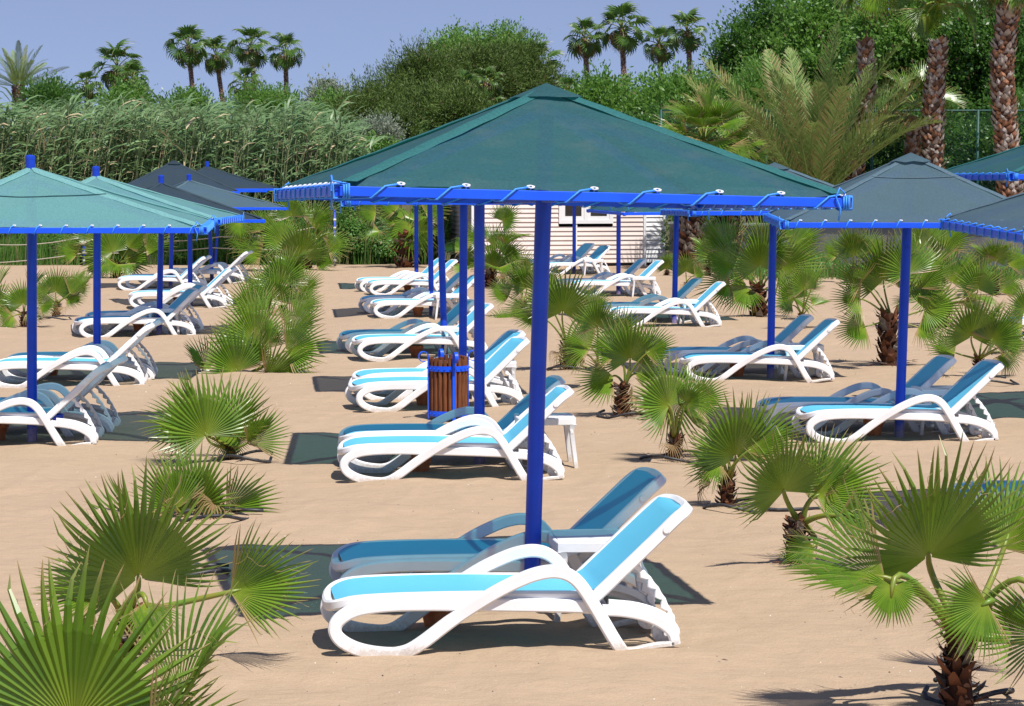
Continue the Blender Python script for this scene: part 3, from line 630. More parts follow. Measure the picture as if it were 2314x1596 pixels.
# tray on the first left pole
b = MB(); B = L1T.location; z = CAMH - (944 - 405) * 20.9 / FPX
b.lathe([(0, 0), (.085, 0), (.095, .045), (.088, .045), (.078, .008), (0, .008)], 20, (.20, -.03, z - .02)); b.lathe([(.047, -.025), (.053, -.025), (.053, .02), (.047, .02), (.047, -.025)], 20, (0.005, 0, z)); b.sweep([(.045, 0, z), (.12, -.02, z)], (0, 0, 1), .012, .01)
smooth_by_angle(b.build('tray', M['blue'], L1T))


# ------------------------------------------------------------------ fan palms
def fan_mesh(name, seed, span=118, nseg=34, split=.52, fold=.25, droop=.12, cup=.05, dry=0.0, tipdry=.6, mat_=None, thread=False):
    """fan blade: hub at the origin, middle rib along +Y, upper face +Z, radius 1"""
    r = np.random.default_rng(seed); V = []; F = []; T = []
    A = np.linspace(-span, span, nseg); dA = R(A[1] - A[0])
    for i, a in enumerate(A):
        a = R(a); aj = R(r.normal(0, 1.1)); q = abs(A[i]) / span
        L = (1 - .22 * q ** 2) * (1 + r.normal(0, .035)); sp = split * (1 - .35 * q ** 1.5) * (1 + r.normal(0, .04))
        dr = droop * (1 + abs(r.normal(0, .6))) * (1 + .6 * q); side = r.normal(0, .035); bend = r.random() < .13; rnd = r.random()
        st = [.03, .16, .34, sp, sp + (L - sp) * .35, sp + (L - sp) * .7, sp + (L - sp) * .9, L]
        d = np.array([math.sin(a), math.cos(a)]); n_ = np.array([d[1], -d[0]]); wf = sp * math.tan(dA / 2) * 1.07
        k0 = len(V)
        for j, s_ in enumerate(st):
            if s_ <= sp: w = s_ * math.tan(dA / 2) * 1.07
            else:
                f = (s_ - sp) / (L - sp); w = wf * (1 - f) ** .75 * (1 - .12 * f)
            f = max(0, (s_ - sp) / (L - sp)); sh = side * f * f * L
            c = d * s_ + n_ * (sh + max(0, s_ - sp) * math.tan(aj))
            x_ = abs(c[0]); z = fold * x_ ** 1.3 - cup * s_ ** 2 - dr * max(0, s_ - .45) ** 2 * 3.0
            if bend and f > .6: z -= (f - .6) * .5; c = c - d * (f - .6) * .35
            rib = w * (.85 if s_ <= sp else 1.0)
            tr = min(1, .75 * rnd + .25 * r.random()); tg = max(0, (f - .62) / .34) * (1 if r.random() < tipdry else .4) * 1.0 if f > 0 else 0
            if dry and q > 1 - dry: tg = max(tg, .85 * (q - 1 + dry) / dry)
            hb = max(0, 1 - s_ / .35)
            if j == len(st) - 1: V.append((c[0], c[1], z)); T.append((tr, tg, 0))
            else:
                for e in (-1, 0, 1):
                    p = c + n_ * w * e; V.append((p[0], p[1], z + (rib if e == 0 else 0))); T.append((tr, tg, hb))
        for j in range(len(st) - 2):
            b_ = k0 + 3 * j
            F += [(b_, b_ + 1, b_ + 4, b_ + 3), (b_ + 1, b_ + 2, b_ + 5, b_ + 4)]
        b_ = k0 + 3 * (len(st) - 2); F += [(b_, b_ + 1, b_ + 3), (b_ + 1, b_ + 2, b_ + 3)]
        if thread and r.random() < .8:
            # curly fibres at the splits
            p0 = d * sp + n_ * wf; q_ = [np.array([*p0, fold * abs(p0[0]) ** 1.3 - cup * sp * sp])]
            ang = a + r.normal(0, .5); 
            for w_ in range(7):
                ang += r.normal(0, .55); q_.append(q_[-1] + np.array([math.sin(ang), math.cos(ang), r.normal(-.15, .4)]) * .045)
            for w_ in range(7):
                k1 = len(V); u, v_ = q_[w_], q_[w_ + 1]; o_ = np.array([.0016, .0, .0016])
                V += [tuple(u - o_), tuple(u + o_), tuple(v_ + o_), tuple(v_ - o_)]; T += [(1, 1, 0)] * 4; F.append((k1, k1 + 1, k1 + 2, k1 + 3))
    return mesh(name, V, F, mat_ or M['fan'], False, tint=T)
FANS = [fan_mesh('fan_leaf', k, span=sp, nseg=ns, split=s_, fold=fo, droop=dr, cup=cu, dry=dy, tipdry=td) for k, (sp, ns, s_, fo, dr, cu, dy, td) in enumerate([
    (112, 36, .56, .20, .07, .04, 0, .6), (78, 32, .54, .50, .08, .0, .15, .8), (98, 36, .52, .35, .09, .05, .1, .7), (60, 26, .58, .95, .08, .0, .2, .9),
    (86, 30, .48, .45, .22, .08, .35, 1.0), (48, 22, .60, 1.3, .08, 0, .2, .8)])]
FANS_HERO = [fan_mesh('fan_leaf', 20 + k, span=sp, nseg=ns, split=s_, fold=fo, droop=dr, cup=cu, dry=dy, tipdry=.5, thread=True) for k, (sp, ns, s_, fo, dr, cu, dy) in enumerate([
    (114, 42, .57, .12, .06, .03, 0), (84, 38, .56, .45, .06, .02, .1), (62, 32, .60, .95, .08, 0, .2)])]
FANS_FAR = [fan_mesh('fan_leaf', 40 + k, span=100, nseg=15, split=.60, fold=fo, droop=dr, cup=.05, tipdry=.8, mat_=M['fan_far']) for k, (fo, dr) in enumerate([(.2, .15), (.6, .25), (.4, .5)])]
FAN_DRY = fan_mesh('dry_leaf', 60, span=80, nseg=18, split=.35, fold=1.0, droop=.8, cup=.3, mat_=M['fan_dry'])

def stub_mesh(seed, r0=.075, h=.30, n=46, mat_=None):
    """short palm trunk wrapped in ragged old leaf bases"""
    r = np.random.default_rng(seed); b = MB()
    b.tube([(0, 0, -.05), (0, 0, 0), (0, 0, h * .55), (0, 0, h)], [r0 * 1.0, r0 * .95, r0 * .8, r0 * .55], 10, t=[(.15, 0, 0)] * 40)
    for k in range(n):
        z = h * (k / n) ** .9 * 1.02 - .01; a = k * 2.399 + r.normal(0, .2); rad = r0 * (1.0 - .35 * z / h) * .9
        l = r0 * r.uniform(.8, 1.5); w = r0 * r.uniform(.30, .5); tl = r.uniform(.35, 1.1)
        o_ = Vector((math.cos(a), math.sin(a), 0)); s_ = Vector((-math.sin(a), math.cos(a), 0)); p = o_ * rad + Vector((0, 0, z))
        d = (o_ * math.cos(tl) + Vector((0, 0, math.sin(tl)))).normalized()
        t_ = (r.random(), 0, 1 if r.random() < .25 else 0)
        tip = p + d * l + s_ * r.normal(0, .015)
        b.add([p - s_ * w, p + s_ * w, p + d * l * .6 + s_ * w * .8 + o_ * .006, p + d * l * .6 - s_ * w * .8 + o_ * .006, tip - s_ * w * .3, tip + s_ * w * .1, p + d * l * .4 + o_ * .02], [(0, 1, 6), (1, 2, 6), (2, 3, 6), (3, 0, 6), (3, 2, 5, 4)], [t_] * 7)
    for k in range(26):
        a = r.random() * 6.28; z = h * r.uniform(.2, 1.0); p = Vector((math.cos(a) * r0 * .8, math.sin(a) * r0 * .8, z)); q = p + Vector((math.cos(a), math.sin(a), r.uniform(-.8, .8))) * r.uniform(.03, .09)
        b.add([p, p + Vector((0, 0, .006)), q], [(0, 1, 2)], [(.9, 0, 1)] * 3)
    for k in range(40):    # litter of dead fibres on the sand
        a = r.random() * 6.28; rr = r0 * r.uniform(.9, 2.8); p = Vector((math.cos(a) * rr, math.sin(a) * rr, .008 + r.random() * .02)); a2 = r.random() * 6.28; q = p + Vector((math.cos(a2), math.sin(a2), r.uniform(-.1, .2))) * r.uniform(.03, .10)
        b.add([p, p + Vector((.004, .004, .004)), q, q + Vector((-.003, .003, 0))], [(0, 1, 3, 2)], [(.2 + .5 * r.random(), 0, r.random() < .3)] * 4)
    return mesh('trunk', b.v, b.f, mat_ or M['bark_dk'], False, tint=b.t)
STUBS = [stub_mesh(k) for k in range(3)]

def mat_frame(m, nrm, roll=0):
    m = m.normalized(); n = (nrm - m * nrm.dot(m)).normalized(); x = m.cross(n)
    if roll: n = (Matrix.Rotation(roll, 3, m) @ n); x = m.cross(n)
    return Matrix((x, m, n)).transposed()
def put_fan(t, B, hub, m, n, Rr, me, name='fan_leaf', roll=0, sy=1.0):
    o = bpy.data.objects.new(name, me); link(o, t)
    o.matrix_basis = Matrix.Translation(hub - B) @ mat_frame(m, n, roll).to_4x4() @ Matrix.Diagonal((Rr, Rr * sy, Rr, 1)); return o
def put_petiole(t, B, p0, p1, mdir, r=.009, mat_=None, bow=.12):
    L = (p1 - p0).length; c = p1 - mdir.normalized() * L * .35; P = []
    for k in range(8):
        s_ = k / 7; P.append(((1 - s_) ** 2 * p0 + 2 * s_ * (1 - s_) * c + s_ * s_ * p1) - B)
    b = MB(); b.tube(P + [P[-1] + mdir.normalized() * .10 * min(1, L)], [r * 1.7, r * 1.4, r * 1.2, r * 1.1, r, r, r * .9, r * .8, r * .3], 6)
    b.build('petiole', mat_ or M['petiole'], t, True)
PR = random.Random(11)
def young_palm(base, label, fronds, auto=0, h=.28, sc=1.0, Rf=.5, hero=False, stub=True, top_px=None):
    """base px; fronds: (hub_u, hub_v, screen angle deg, radius px, lean to camera, normal side tilt, variant)"""
    g_ = ground(*base); B = Vector((g_.x, g_.y, GZ(g_.x, g_.y) - .01)); Yb = g_.y; k = FPX / Yb
    t = thing('fan_palm', label, 'palm', B, 'young fan palms planted in the sand')
    if stub:
        o = obj('trunk', PR.choice(STUBS), t); s_ = h / .28; w_ = max(.8, min(1.6, s_)) * sc * .88; o.scale = (w_, w_, s_); o.rotation_euler = (R(PR.uniform(-6, 6)), R(PR.uniform(-6, 6)), PR.uniform(0, 6.28))
    top = B + Vector((0, 0, h * .93))
    for f in fronds:
        hu, hv, a, rp, lean, tilt, var = (list(f) + [0, 0, None])[:7] if len(f) < 7 else f
        if var in (0, 2) and lean < .3 and not hero: lean += .45 if hu > 800 else .2
        dy = PR.uniform(-.15, .15) - min(lean, .4) * .35 + (.10 if rp > 270 and hu > 2000 else .45 if hu == 2268 else 0); hub = at(hu, hv, Yb + dy)
        m = Vector((math.cos(R(a)), -lean, math.sin(R(a))))
        n = Vector((tilt, -1, .45 if lean < .6 else .15))
        me = (FANS_HERO if hero else FANS)[var if var is not None else PR.randrange(len(FANS_HERO if hero else FANS))]
        put_fan(t, B, hub, m, n, rp / k, me, sy=math.sqrt(1 + lean * lean))
        put_petiole(t, B, top + Vector((PR.uniform(-.02, .02), 0, 0)), hub, m, .015 if hero else .011)
    if PR.random() < .6 and h < .5:
        a_ = PR.random() * 6.28; o_ = Vector((math.cos(a_), math.sin(a_), 0)); put_fan(t, B, top + o_ * Rf * .35 - Vector((0, 0, h * .2)), o_ * .8 + Vector((0, 0, -.35)), Vector((0, 0, 1)), Rf * .55, FAN_DRY, 'dry_leaf', PR.uniform(-1, 1))
    for q in range(auto):
        azm = q * 2.4 + PR.random(); e = R(PR.choice([75, 60, 45, 30, 15, 0, -15]) + PR.uniform(-8, 8)); Lp = Rf * PR.uniform(.55, 1.1)
        o_ = Vector((math.cos(azm), math.sin(azm), 0)); d = o_ * math.cos(e) + Vector((0, 0, math.sin(e)))
        hub = top + (o_ * math.cos(min(1.4, e + .25)) + Vector((0, 0, math.sin(min(1.4, e + .25))))) * Lp
        if hub.z < B.z + .12: hub.z = B.z + .12
        d2 = o_ * math.cos(e - .15) + Vector((0, 0, math.sin(e - .15)))
        rr = Rf * PR.uniform(.75, 1.1)
        if hub.z + d2.normalized().z * rr * .8 < B.z + .02: d2 = Vector((d2.x, d2.y, max(d2.z, -.05)))
        n = -o_ * math.sin(e - .15) + Vector((0, 0, math.cos(e - .15)))
        put_fan(t, B, hub, d2, n, rr, PR.choice(FANS), roll=PR.uniform(-.5, .5)); put_petiole(t, B, top, hub, d2)
    return t
def hose(u, v, rad, label, ang0=0, ext=None):
    g_ = ground(u, v); b = MB(); n = 22; B = Vector((g_.x, g_.y, GZ(g_.x, g_.y)))
    P = [Vector((rad * (1 + .12 * math.sin(3 * a)) * math.cos(a + ang0), rad * .95 * math.sin(a + ang0), .03 + .03 * math.sin(2 * a + ang0))) for a in np.linspace(0, 5.9, n)]
    if ext: P += [P[-1] + Vector((ext[0] * f, ext[1] * f, -.01)) for f in (.25, .6, 1)]
    b.tube(P, .0125, 7); o = b.build('irrigation_hose', M['hose'], None, True); o.location = B; tag(o, label, 'hose', 'black irrigation hoses looped round the palms')

# between left and middle columns
young_palm((60, 1960), 'huge blurry fan palm filling the bottom left corner', [(165, 1640, 98, 400, .25, -.1, 0), (400, 1590, 62, 300, .1, -1.1, 2), (-80, 1440, 150, 220, .1, .3, 1), (330, 1680, 12, 250, .3, .3, 2)], 0, h=.38, Rf=.6, hero=True)
young_palm((285, 1490), 'fan palm with a dark upright fan above the bottom left corner', [(313, 1306, 92, 262, .75, .25, 0), (520, 1338, 14, 205, .1, .9, 2), (230, 1340, 165, 150, .3, .3, 2), (330, 1360, -75, 110, .4, .3, 2)], 0, h=.22, Rf=.45, hero=True)
young_palm((485, 1160), 'fan palm with one dark drooping leaf pointing right over a coil of hose', [(445, 1145, 82, 150, .1, -.4, 0), (400, 1150, 112, 145, .2, .3, 1), (510, 1150, 16, 140, .2, 1.1, 3), (330, 1200, 128, 165, .1, -1.2, 3), (415, 1170, 100, 130, 0, .5, 5)], 0, h=.16, Rf=.42)
young_palm((520, 1035), 'pair of bright fans with browned lower leaf left of the bare sand', [(466, 985, 104, 150, .15, .3, 0), (521, 978, 64, 150, .2, -.35, 1), (520, 985, -88, 62, .4, 0, 2), (425, 968, 160, 112, .2, .2, 4), (450, 940, 118, 110, 0, -.9, 3), (560, 1000, 38, 110, .1, 1.1, 3)], 0, h=.12, Rf=.36)
young_palm((612, 838), 'fan palm with its right leaf split and drooping toward the bare sand', [(536, 840, 110, 118, .15, .2, 2), (647, 793, 18, 112, .25, .5, 1), (600, 860, 25, 130, .2, .9, 3), (470, 838, 120, 88, 0, .8, 3), (580, 820, 100, 80, .1, -.4, 1), (600, 790, 75, 80, .1, .5, 5)], 0, h=.14, Rf=.4)
young_palm((622, 775), 'fan palm behind the split leaf palm, with a shiny leaf pointing up right', [(578, 770, 106, 118, .1, .2, 2), (656, 752, 45, 105, .25, -.5, 1), (604, 735, 84, 90, -.1, -1.2, 3), (540, 775, 160, 75, .2, .2, 4)], 0, h=.14, Rf=.42)
young_palm((640, 712), 'fan palm in the row with feathery overlapping fans, below the dense one', [(665, 705, 34, 84, .2, -.5, 1), (572, 705, 108, 88, .1, .3, 2), (620, 680, 92, 80, .1, 0, 2)], 1, h=.16, Rf=.42)
young_palm((655, 668), 'dense round fan palm in the row just before the large background fan palm', [(634, 640, 98, 76, .1, .1, 0), (678, 660, 45, 72, .2, -.3, 1), (600, 660, 130, 66, .1, .4, 0), (655, 620, 70, 66, 0, 0, 2)], 2, h=.2, Rf=.5)
young_palm((692, 612), 'largest fan palm at the back of the row, blades reaching above the umbrella corner', [(680, 579, 92, 82, .8, 0, 0), (659, 489, 95, 62, .1, .1, 2), (706, 512, 50, 72, .2, -.4, 1), (543, 501, -72, 48, .3, 0, 0), (566, 541, 176, 62, .2, .2, 1), (714, 590, 15, 62, .3, .3, 1), (590, 575, 165, 66, .2, .3, 4), (640, 545, 130, 70, .1, .3, 0), (740, 560, 25, 60, .2, 0, 4), (600, 520, 118, 60, 0, .2, 1)], 4, h=.35, sc=1.5, Rf=.75)
# left back
young_palm((-35, 735), 'palm outside the left edge with a leaf rising into view', [(-5, 650, 62, 62, .1, -.9, 3), (-8, 690, 100, 60, .1, .2, 0), (10, 700, 30, 45, .2, .1, 1)], 1, h=.2, Rf=.45)
young_palm((55, 738), 'small fan palm behind the left edge pole', [(52, 688, 95, 58, .1, .1, 0), (30, 700, 168, 50, .2, .2, 1), (88, 692, 20, 56, .2, .3, 1), (60, 705, -10, 45, .2, 0, 4), (30, 715, 215, 50, .3, 0, 4)], 1, h=.22, Rf=.4)
young_palm((127, 716), 'small fan palm circled by a hose between the two left poles', [(126, 660, 78, 60, .1, .1, 0), (157, 664, 42, 66, .1, -.6, 3), (105, 668, 140, 50, .2, .2, 1), (150, 672, 5, 52, .2, .3, 1)], 0, h=.24, Rf=.4)
young_palm((172, 686), 'tiny fan palm with narrow leaves left of the second pole', [(172, 655, 80, 42, .1, .2, 0), (188, 650, 60, 45, 0, -.9, 3), (150, 655, 150, 36, .1, 0, 1)], 1, h=.16, Rf=.3)
young_palm((264, 628), 'broad fan palm at the back left in front of the weeds', [(255, 570, 120, 75, .1, .2, 0), (290, 560, 60, 72, .1, -.3, 1), (175, 575, 150, 55, .2, .1, 1), (330, 565, 20, 66, .2, .2, 4), (215, 540, 100, 66, 0, .1, 2), (285, 590, 25, 72, .2, .3, 0), (320, 540, 70, 55, .0, .1, 0), (200, 600, -30, 55, .2, .6, 3), (245, 585, 175, 66, .2, .2, 0)], 3, h=.35, sc=1.3, Rf=.7)
# between middle and right columns
young_palm((1411, 944), 'fan palm with thick ragged trunk left of the leaning young one', [(1424, 812, 92, 104, .15, .1, 0), (1385, 850, 205, 95, .2, .6, 3), (1460, 800, 38, 84, .2, -.2, 1), (1395, 800, 140, 92, .1, .2, 1), (1435, 845, 5, 70, .3, .9, 3)], 0, h=.30, sc=1.05, Rf=.4)
young_palm((1524, 1034), 'young fan palm with a star of green stalks on a short dark trunk', [(1512, 918, 118, 118, .5, .2, 0), (1548, 905, 84, 88, .0, 1.1, 3), (1568, 908, 18, 92, .2, .3, 1), (1515, 892, -48, 130, .1, -1.4, 5), (1500, 915, 165, 80, .3, 0, 4), (1550, 910, 40, 60, .2, 0, 2)], 0, h=.20, Rf=.34)
young_palm((1643, 1146), 'young fan palm behind the dark foreground fan, with shiny white edged segments', [(1662, 1032, 96, 150, .15, .15, 0), (1640, 1035, 150, 105, .2, .3, 1), (1690, 1020, 35, 150, .2, -.5, 3), (1625, 1045, 205, 80, .3, .2, 4)], 0, h=.22, Rf=.38, hero=False)
young_palm((1808, 1282), 'fan palm with one near black shaded fan and lit stalks', [(1771, 1111, 105, 152, .95, .1, 0), (1830, 1130, 58, 160, .0, -.9, 2), (1845, 1120, 25, 175, .2, .2, 1), (1895, 1165, -8, 95, .2, .3, 2), (1838, 1235, 200, 90, .3, .7, 2)], 0, h=.26, Rf=.42, hero=True)
young_palm((2168, 1592), 'largest foreground fan palm at the bottom right, dark fan over a rust brown trunk', [(2098, 1258, 96, 278, .95, .12, 0), (2268, 1240, 70, 230, -.1, -.5, 1), (2016, 1326, -98, 92, .35, 0, 0), (2230, 1362, 208, 150, .2, .5, 1), (2370, 1440, 150, 215, .35, -.9, 2), (2000, 1305, 168, 240, .0, 2.2, 2), (2330, 1330, -66, 150, .3, .9, 2)], 0, h=.36, sc=.80, Rf=.5, hero=True)
young_palm((1284, 834), 'dark centred fan palm just right of the big parasol pole', [(1271, 706, 82, 100, .85, .1, 0), (1215, 716, 172, 66, .3, .3, 1), (1330, 700, 42, 66, .2, -.3, 1), (1240, 690, 130, 78, .1, .3, 0), (1310, 720, 5, 64, .2, 0, 4)], 1, h=.32, sc=1.0, Rf=.42)
young_palm((1180, 715), 'bushy fan palms growing left of the dark centred fan', [(1190, 650, 100, 60, .1, 0, 0), (1150, 670, 150, 60, .1, .3, 1), (1230, 650, 60, 60, .1, 0, 2), (1190, 700, 190, 60, .3, .2, 1), (1145, 735, 170, 50, .3, .1, 0)], 5, h=.24, Rf=.48)
young_palm((1352, 876), 'fan palm behind the ragged trunk palm with light lower leaves', [(1335, 785, 150, 88, .2, .3, 1), (1350, 740, 95, 76, .1, 0, 2), (1395, 760, 60, 70, .1, 0, 0), (1315, 800, 190, 60, .3, .2, 4)], 0, h=.18, Rf=.36)
young_palm((1110, 648), 'fan palm in front of the cabin wall, seen between the poles', [(1120, 560, 60, 62, .1, 0, 1), (1090, 545, 140, 52, .1, .2, 0), (1140, 580, 10, 52, .2, .2, 0), (1115, 605, 90, 66, .1, 0, 2), (1135, 500, 48, 52, .1, 0, 0), (1080, 580, 200, 48, .2, .2, 1), (1175, 610, 60, 52, 0, 0, 2)], 6, h=.42, sc=1.3, Rf=.7)
young_palm((917, 606), 'fan palm with shaggy brown trunk and one fan leaf hanging down', [(930, 508, -92, 82, .35, 0, 0), (900, 470, 150, 60, .1, .2, 1), (960, 480, 30, 60, .1, 0, 4), (850, 480, 175, 55, .2, 0, 1), (930, 450, 90, 50, 0, 0, 2)], 5, h=.85, sc=2.0, Rf=.7)
# right side
young_palm((1716, 718), 'bushy fan palm with brown ragged trunk left of the second right pole', [(1716, 603, 100, 92, .15, 0, 0), (1660, 600, 150, 100, .2, .3, 1), (1765, 605, 20, 92, .25, .1, 0), (1650, 645, 185, 80, .3, .3, 4), (1640, 560, 120, 100, 0, .5, 1), (1730, 560, 75, 92, 0, -.4, 2), (1690, 650, 220, 76, .3, 0, 2), (1790, 560, 45, 90, 0, -.3, 1)], 3, h=.50, sc=1.3, Rf=.65)
young_palm((1812, 741), 'small fan palm right of the second right pole', [(1795, 676, 122, 66, .2, .2, 0), (1818, 655, 96, 66, .0, .3, 2), (1835, 650, 66, 62, .0, -1.0, 5), (1790, 690, 180, 45, .3, 0, 1)], 1, h=.22, Rf=.36)
young_palm((2012, 830), 'tall fan palm with two dark shaded leaves pointing left, beside the right pole', [(1996, 634, 100, 108, .8, .1, 0), (1944, 676, 175, 80, 1.0, .2, 1), (1948, 640, 150, 84, .9, -.3, 3), (1956, 738, 195, 78, .2, .3, 1), (2068, 650, 60, 115, -.1, -.5, 1), (2090, 700, 20, 90, .3, .3, 0), (2050, 620, 100, 110, -.2, .4, 2), (2075, 740, -20, 70, .3, .4, 4)], 2, h=.62, sc=1.1, Rf=.55)
young_palm((2212, 850), 'fan palm behind the lounger at right with dark centred fan and yellowing left leaf', [(2195, 762, 88, 100, .8, .1, 0), (2158, 797, 158, 82, .3, .3, 1), (2240, 770, 62, 90, .0, 0, 2), (2265, 800, -60, 60, .3, .2, 4), (2270, 780, 20, 62, .2, .2, 1)], 1, h=.24, Rf=.38)
young_palm((2125, 742), 'bushy fan palm behind the right pole with a wide bright fan', [(2105, 655, 128, 88, .15, .2, 0), (2150, 640, 62, 92, .1, -.4, 1), (2210, 655, 95, 74, 0, 0, 0), (2260, 660, 30, 66, .1, 0, 3), (2080, 560, 95, 80, 0, .3, 2), (2130, 560, 60, 92, 0, -.3, 1)], 5, h=.40, sc=1.2, Rf=.6)
young_palm((1930, 640), 'fan palm against the low wall behind the tall dark leaved one', [(1925, 565, 100, 60, .2, 0, 0), (1960, 570, 50, 60, .1, -.3, 1), (1895, 575, 140, 55, .1, .2, 1)], 3, h=.35, Rf=.55)
young_palm((2250, 668), 'fan palm against the low wall near the right edge', [(2245, 590, 95, 60, .2, 0, 0), (2280, 600, 35, 60, .1, -.3, 1), (2215, 600, 150, 60, .1, .2, 1)], 4, h=.35, Rf=.55)
young_palm((2330, 800), 'fan palm cut by the right edge', [(2310, 735, 165, 70, .2, .2, 1), (2320, 700, 110, 66, .1, 0, 0), (2300, 760, 200, 60, .3, 0, 4)], 2, h=.3, Rf=.5)
young_palm((1506, 624), 'tiny fan palm at the white cabin corner', [(1506, 606, 92, 36, .1, 0, 0), (1512, 600, 70, 34, 0, -.6, 3)], 1, h=.12, Rf=.32)
young_palm((1551, 650), 'tiny round fan palm in front of the dark palm trunk', [(1550, 614, 94, 45, .7, .05, 0), (1570, 622, 20, 32, .2, .2, 1)], 1, h=.12, Rf=.28)
young_palm((1600, 625), 'small fan palm near the low wall, left of the bushy palm', [(1600, 575, 120, 50, .1, 0, 0), (1625, 570, 60, 50, .1, 0, 1)], 4, h=.25, Rf=.5)
for h_ in [(127, 722, .26, 'hose ring round the small palm between the left poles', 1.0), (480, 1172, .24, 'hose under the drooping dark leaf', 2.0, (.35, -.12)), (560, 1040, .22, 'hose end beside the pair of bright fans', 0.5), (1411, 946, .24, 'hose ring round the thick ragged trunk', 2.5),
           (1524, 1036, .26, 'dashed hose ring round the young star palm', .3, (.4, .05)), (1284, 836, .26, 'hose ring right of the big pole', 1.2), (2190, 1570, .19, 'thick dusty hose ring round the bottom right trunk', 2.9), (2240, 868, .3, 'hose ring behind the right lounger', .8),
           (430, 1295, .24, 'hose lying under the dark upright fan', 3.0, (.4, .02)), (1668, 1155, .22, 'hose beside the palm behind the dark fan', .2, (.4, .1))]:
    hose(h_[0], h_[1], h_[2], h_[3], h_[4], h_[5] if len(h_) > 5 else None)

def debris():
    r = np.random.default_rng(77); b = MB()
    for k in range(800):
        yy = 9.2 * (60 / 9.2) ** (r.random() ** 1.3); xx = r.uniform(-.24, .24) * yy; z = GZ(xx, yy); s_ = r.uniform(.0014, .0040) * (1 + yy / 30); a = r.random() * 6.28; lt = r.random() < .45
        el_ = 1.2 if lt or r.random() < .7 else r.uniform(1.5, 4); c_, q_ = math.cos(a), math.sin(a); t_ = (.9 + .1 * r.random() if lt else r.random() * .3, 0, 0)
        V = [(xx + (dx * el_ * c_ - dy * q_) * s_, yy + (dx * el_ * q_ + dy * c_) * s_, z + dz * s_) for dx, dy, dz in ((-1, 0, .1), (0, -1, .1), (1, 0, .1), (0, 1, .1), (0, 0, 1.1))]
        b.add(V, [(0, 1, 4), (1, 2, 4), (2, 3, 4), (3, 0, 4)], [t_] * 5)
    o = obj('sand_debris', mesh('sand_debris', b.v, b.f, leafmat('shell_and_twig_bits', (0.07, 0.04, 0.025), (0.78, 0.72, 0.64), None, .8, 0.0, .2, 0.0), False, tint=b.t)); tag(o, 'scattered shell grit and twig bits on the sand', 'beach debris', kind='stuff')
debris()
# ------------------------------------------------------------------ tall palms
def tall_trunk(P, r0, r1, seed, mat_, boot=.16, rows=None):
    r = np.random.default_rng(seed); b = MB(); P = cat(P, 6); n = len(P); rad = [r0 + (r1 - r0) * i / (n - 1) for i in range(n)]
    b.tube(P, rad, 12, t=[(.1, 0, 0)] * (12 * n))
    L = sum((P[i + 1] - P[i]).length for i in range(n - 1)); rows = rows or int(L / (boot * .42)); per = max(7, int(2 * math.pi * r0 / (boot * .75)))
    for q in range(rows):
        f = (q + .5) / rows * (n - 1); i = min(int(f), n - 2); c = P[i].lerp(P[i + 1], f - i); rr = rad[i] + (rad[i + 1] - rad[i]) * (f - i)
        for k in range(per):
            a = 2 * math.pi * (k + .5 * (q % 2)) / per + r.normal(0, .10); o_ = Vector((math.cos(a), math.sin(a), 0)); s_ = Vector((-math.sin(a), math.cos(a), 0))
            l = boot * r.uniform(.6, 1.15); w = boot * r.uniform(.26, .42); out = r.uniform(.35, 1.0)
            p = c + o_ * rr * .92 + Vector((0, 0, r.normal(0, .015))); d = (Vector((0, 0, 1)) + o_ * out + s_ * r.normal(0, .2)).normalized()
            t_ = (r.random() ** 1.1, 0, .9 if r.random() < .5 else .1); t2 = (t_[0] * .5, 0, t_[2])
            b.add([p - s_ * w, p + s_ * w, p + d * l * .55 + s_ * w * .9, p + d * l - s_ * w * .1, p + d * l * .6 - s_ * w * .9, p + d * l * .35 + o_ * .05], [(0, 1, 5), (1, 2, 5), (2, 3, 5), (3, 4, 5), (4, 0, 5)], [t2, t2, t_, t_, t_, t_])
    return b, mat_
def tall_palm(name, label, group, Pw, r0, r1, crown, cr, nf, fr, seed, mat_, fans, dead=6, boot=.16, el=(85, -55), skirt=None, face=0):
    B = Vector(Pw[0]); t = thing('fan_palm_tree' if name is None else name, label, 'palm tree', B, group)
    rn = random.Random(seed); b, m_ = tall_trunk([Vector(p) - B for p in Pw], r0, r1, seed, mat_, boot)
    obj('trunk', mesh('trunk', b.v, b.f, m_, False, tint=b.t), t)
    top = Vector(Pw[-1]) if crown is None else Vector(crown)
    for k in range(nf):
        f = (k + .5) / nf; e = R(el[0] + (el[1] - el[0]) * f + rn.uniform(-8, 8)); a = k * 2.399 + rn.random() * .3
        o_ = Vector((math.cos(a), math.sin(a), 0)); d = o_ * math.cos(e) + Vector((0, 0, math.sin(e))); hub = top + d * cr * rn.uniform(.75, 1.1)
        e2 = e - .25 - .5 * f; m = o_ * math.cos(e2) + Vector((0, 0, math.sin(e2))); n = -o_ * math.sin(e2) + Vector((0, 0, math.cos(e2)))
        put_fan(t, B, hub, m, n, fr * rn.uniform(.8, 1.1), rn.choice(fans), roll=rn.uniform(-.5, .5))
        put_petiole(t, B, top, hub, m, .022)
    for k in range(dead):
        a = rn.random() * 6.28; o_ = Vector((math.cos(a), math.sin(a), 0)); m = o_ * .35 + Vector((0, 0, -1)); hub = top + o_ * cr * .3 - Vector((0, 0, cr * rn.uniform(.2, .6)))
        put_fan(t, B, hub, m, o_, fr * rn.uniform(.7, 1.0), FAN_DRY, 'dry_leaf', rn.uniform(-1, 1))
    return t
GW = 'tall fan palms on the skyline'
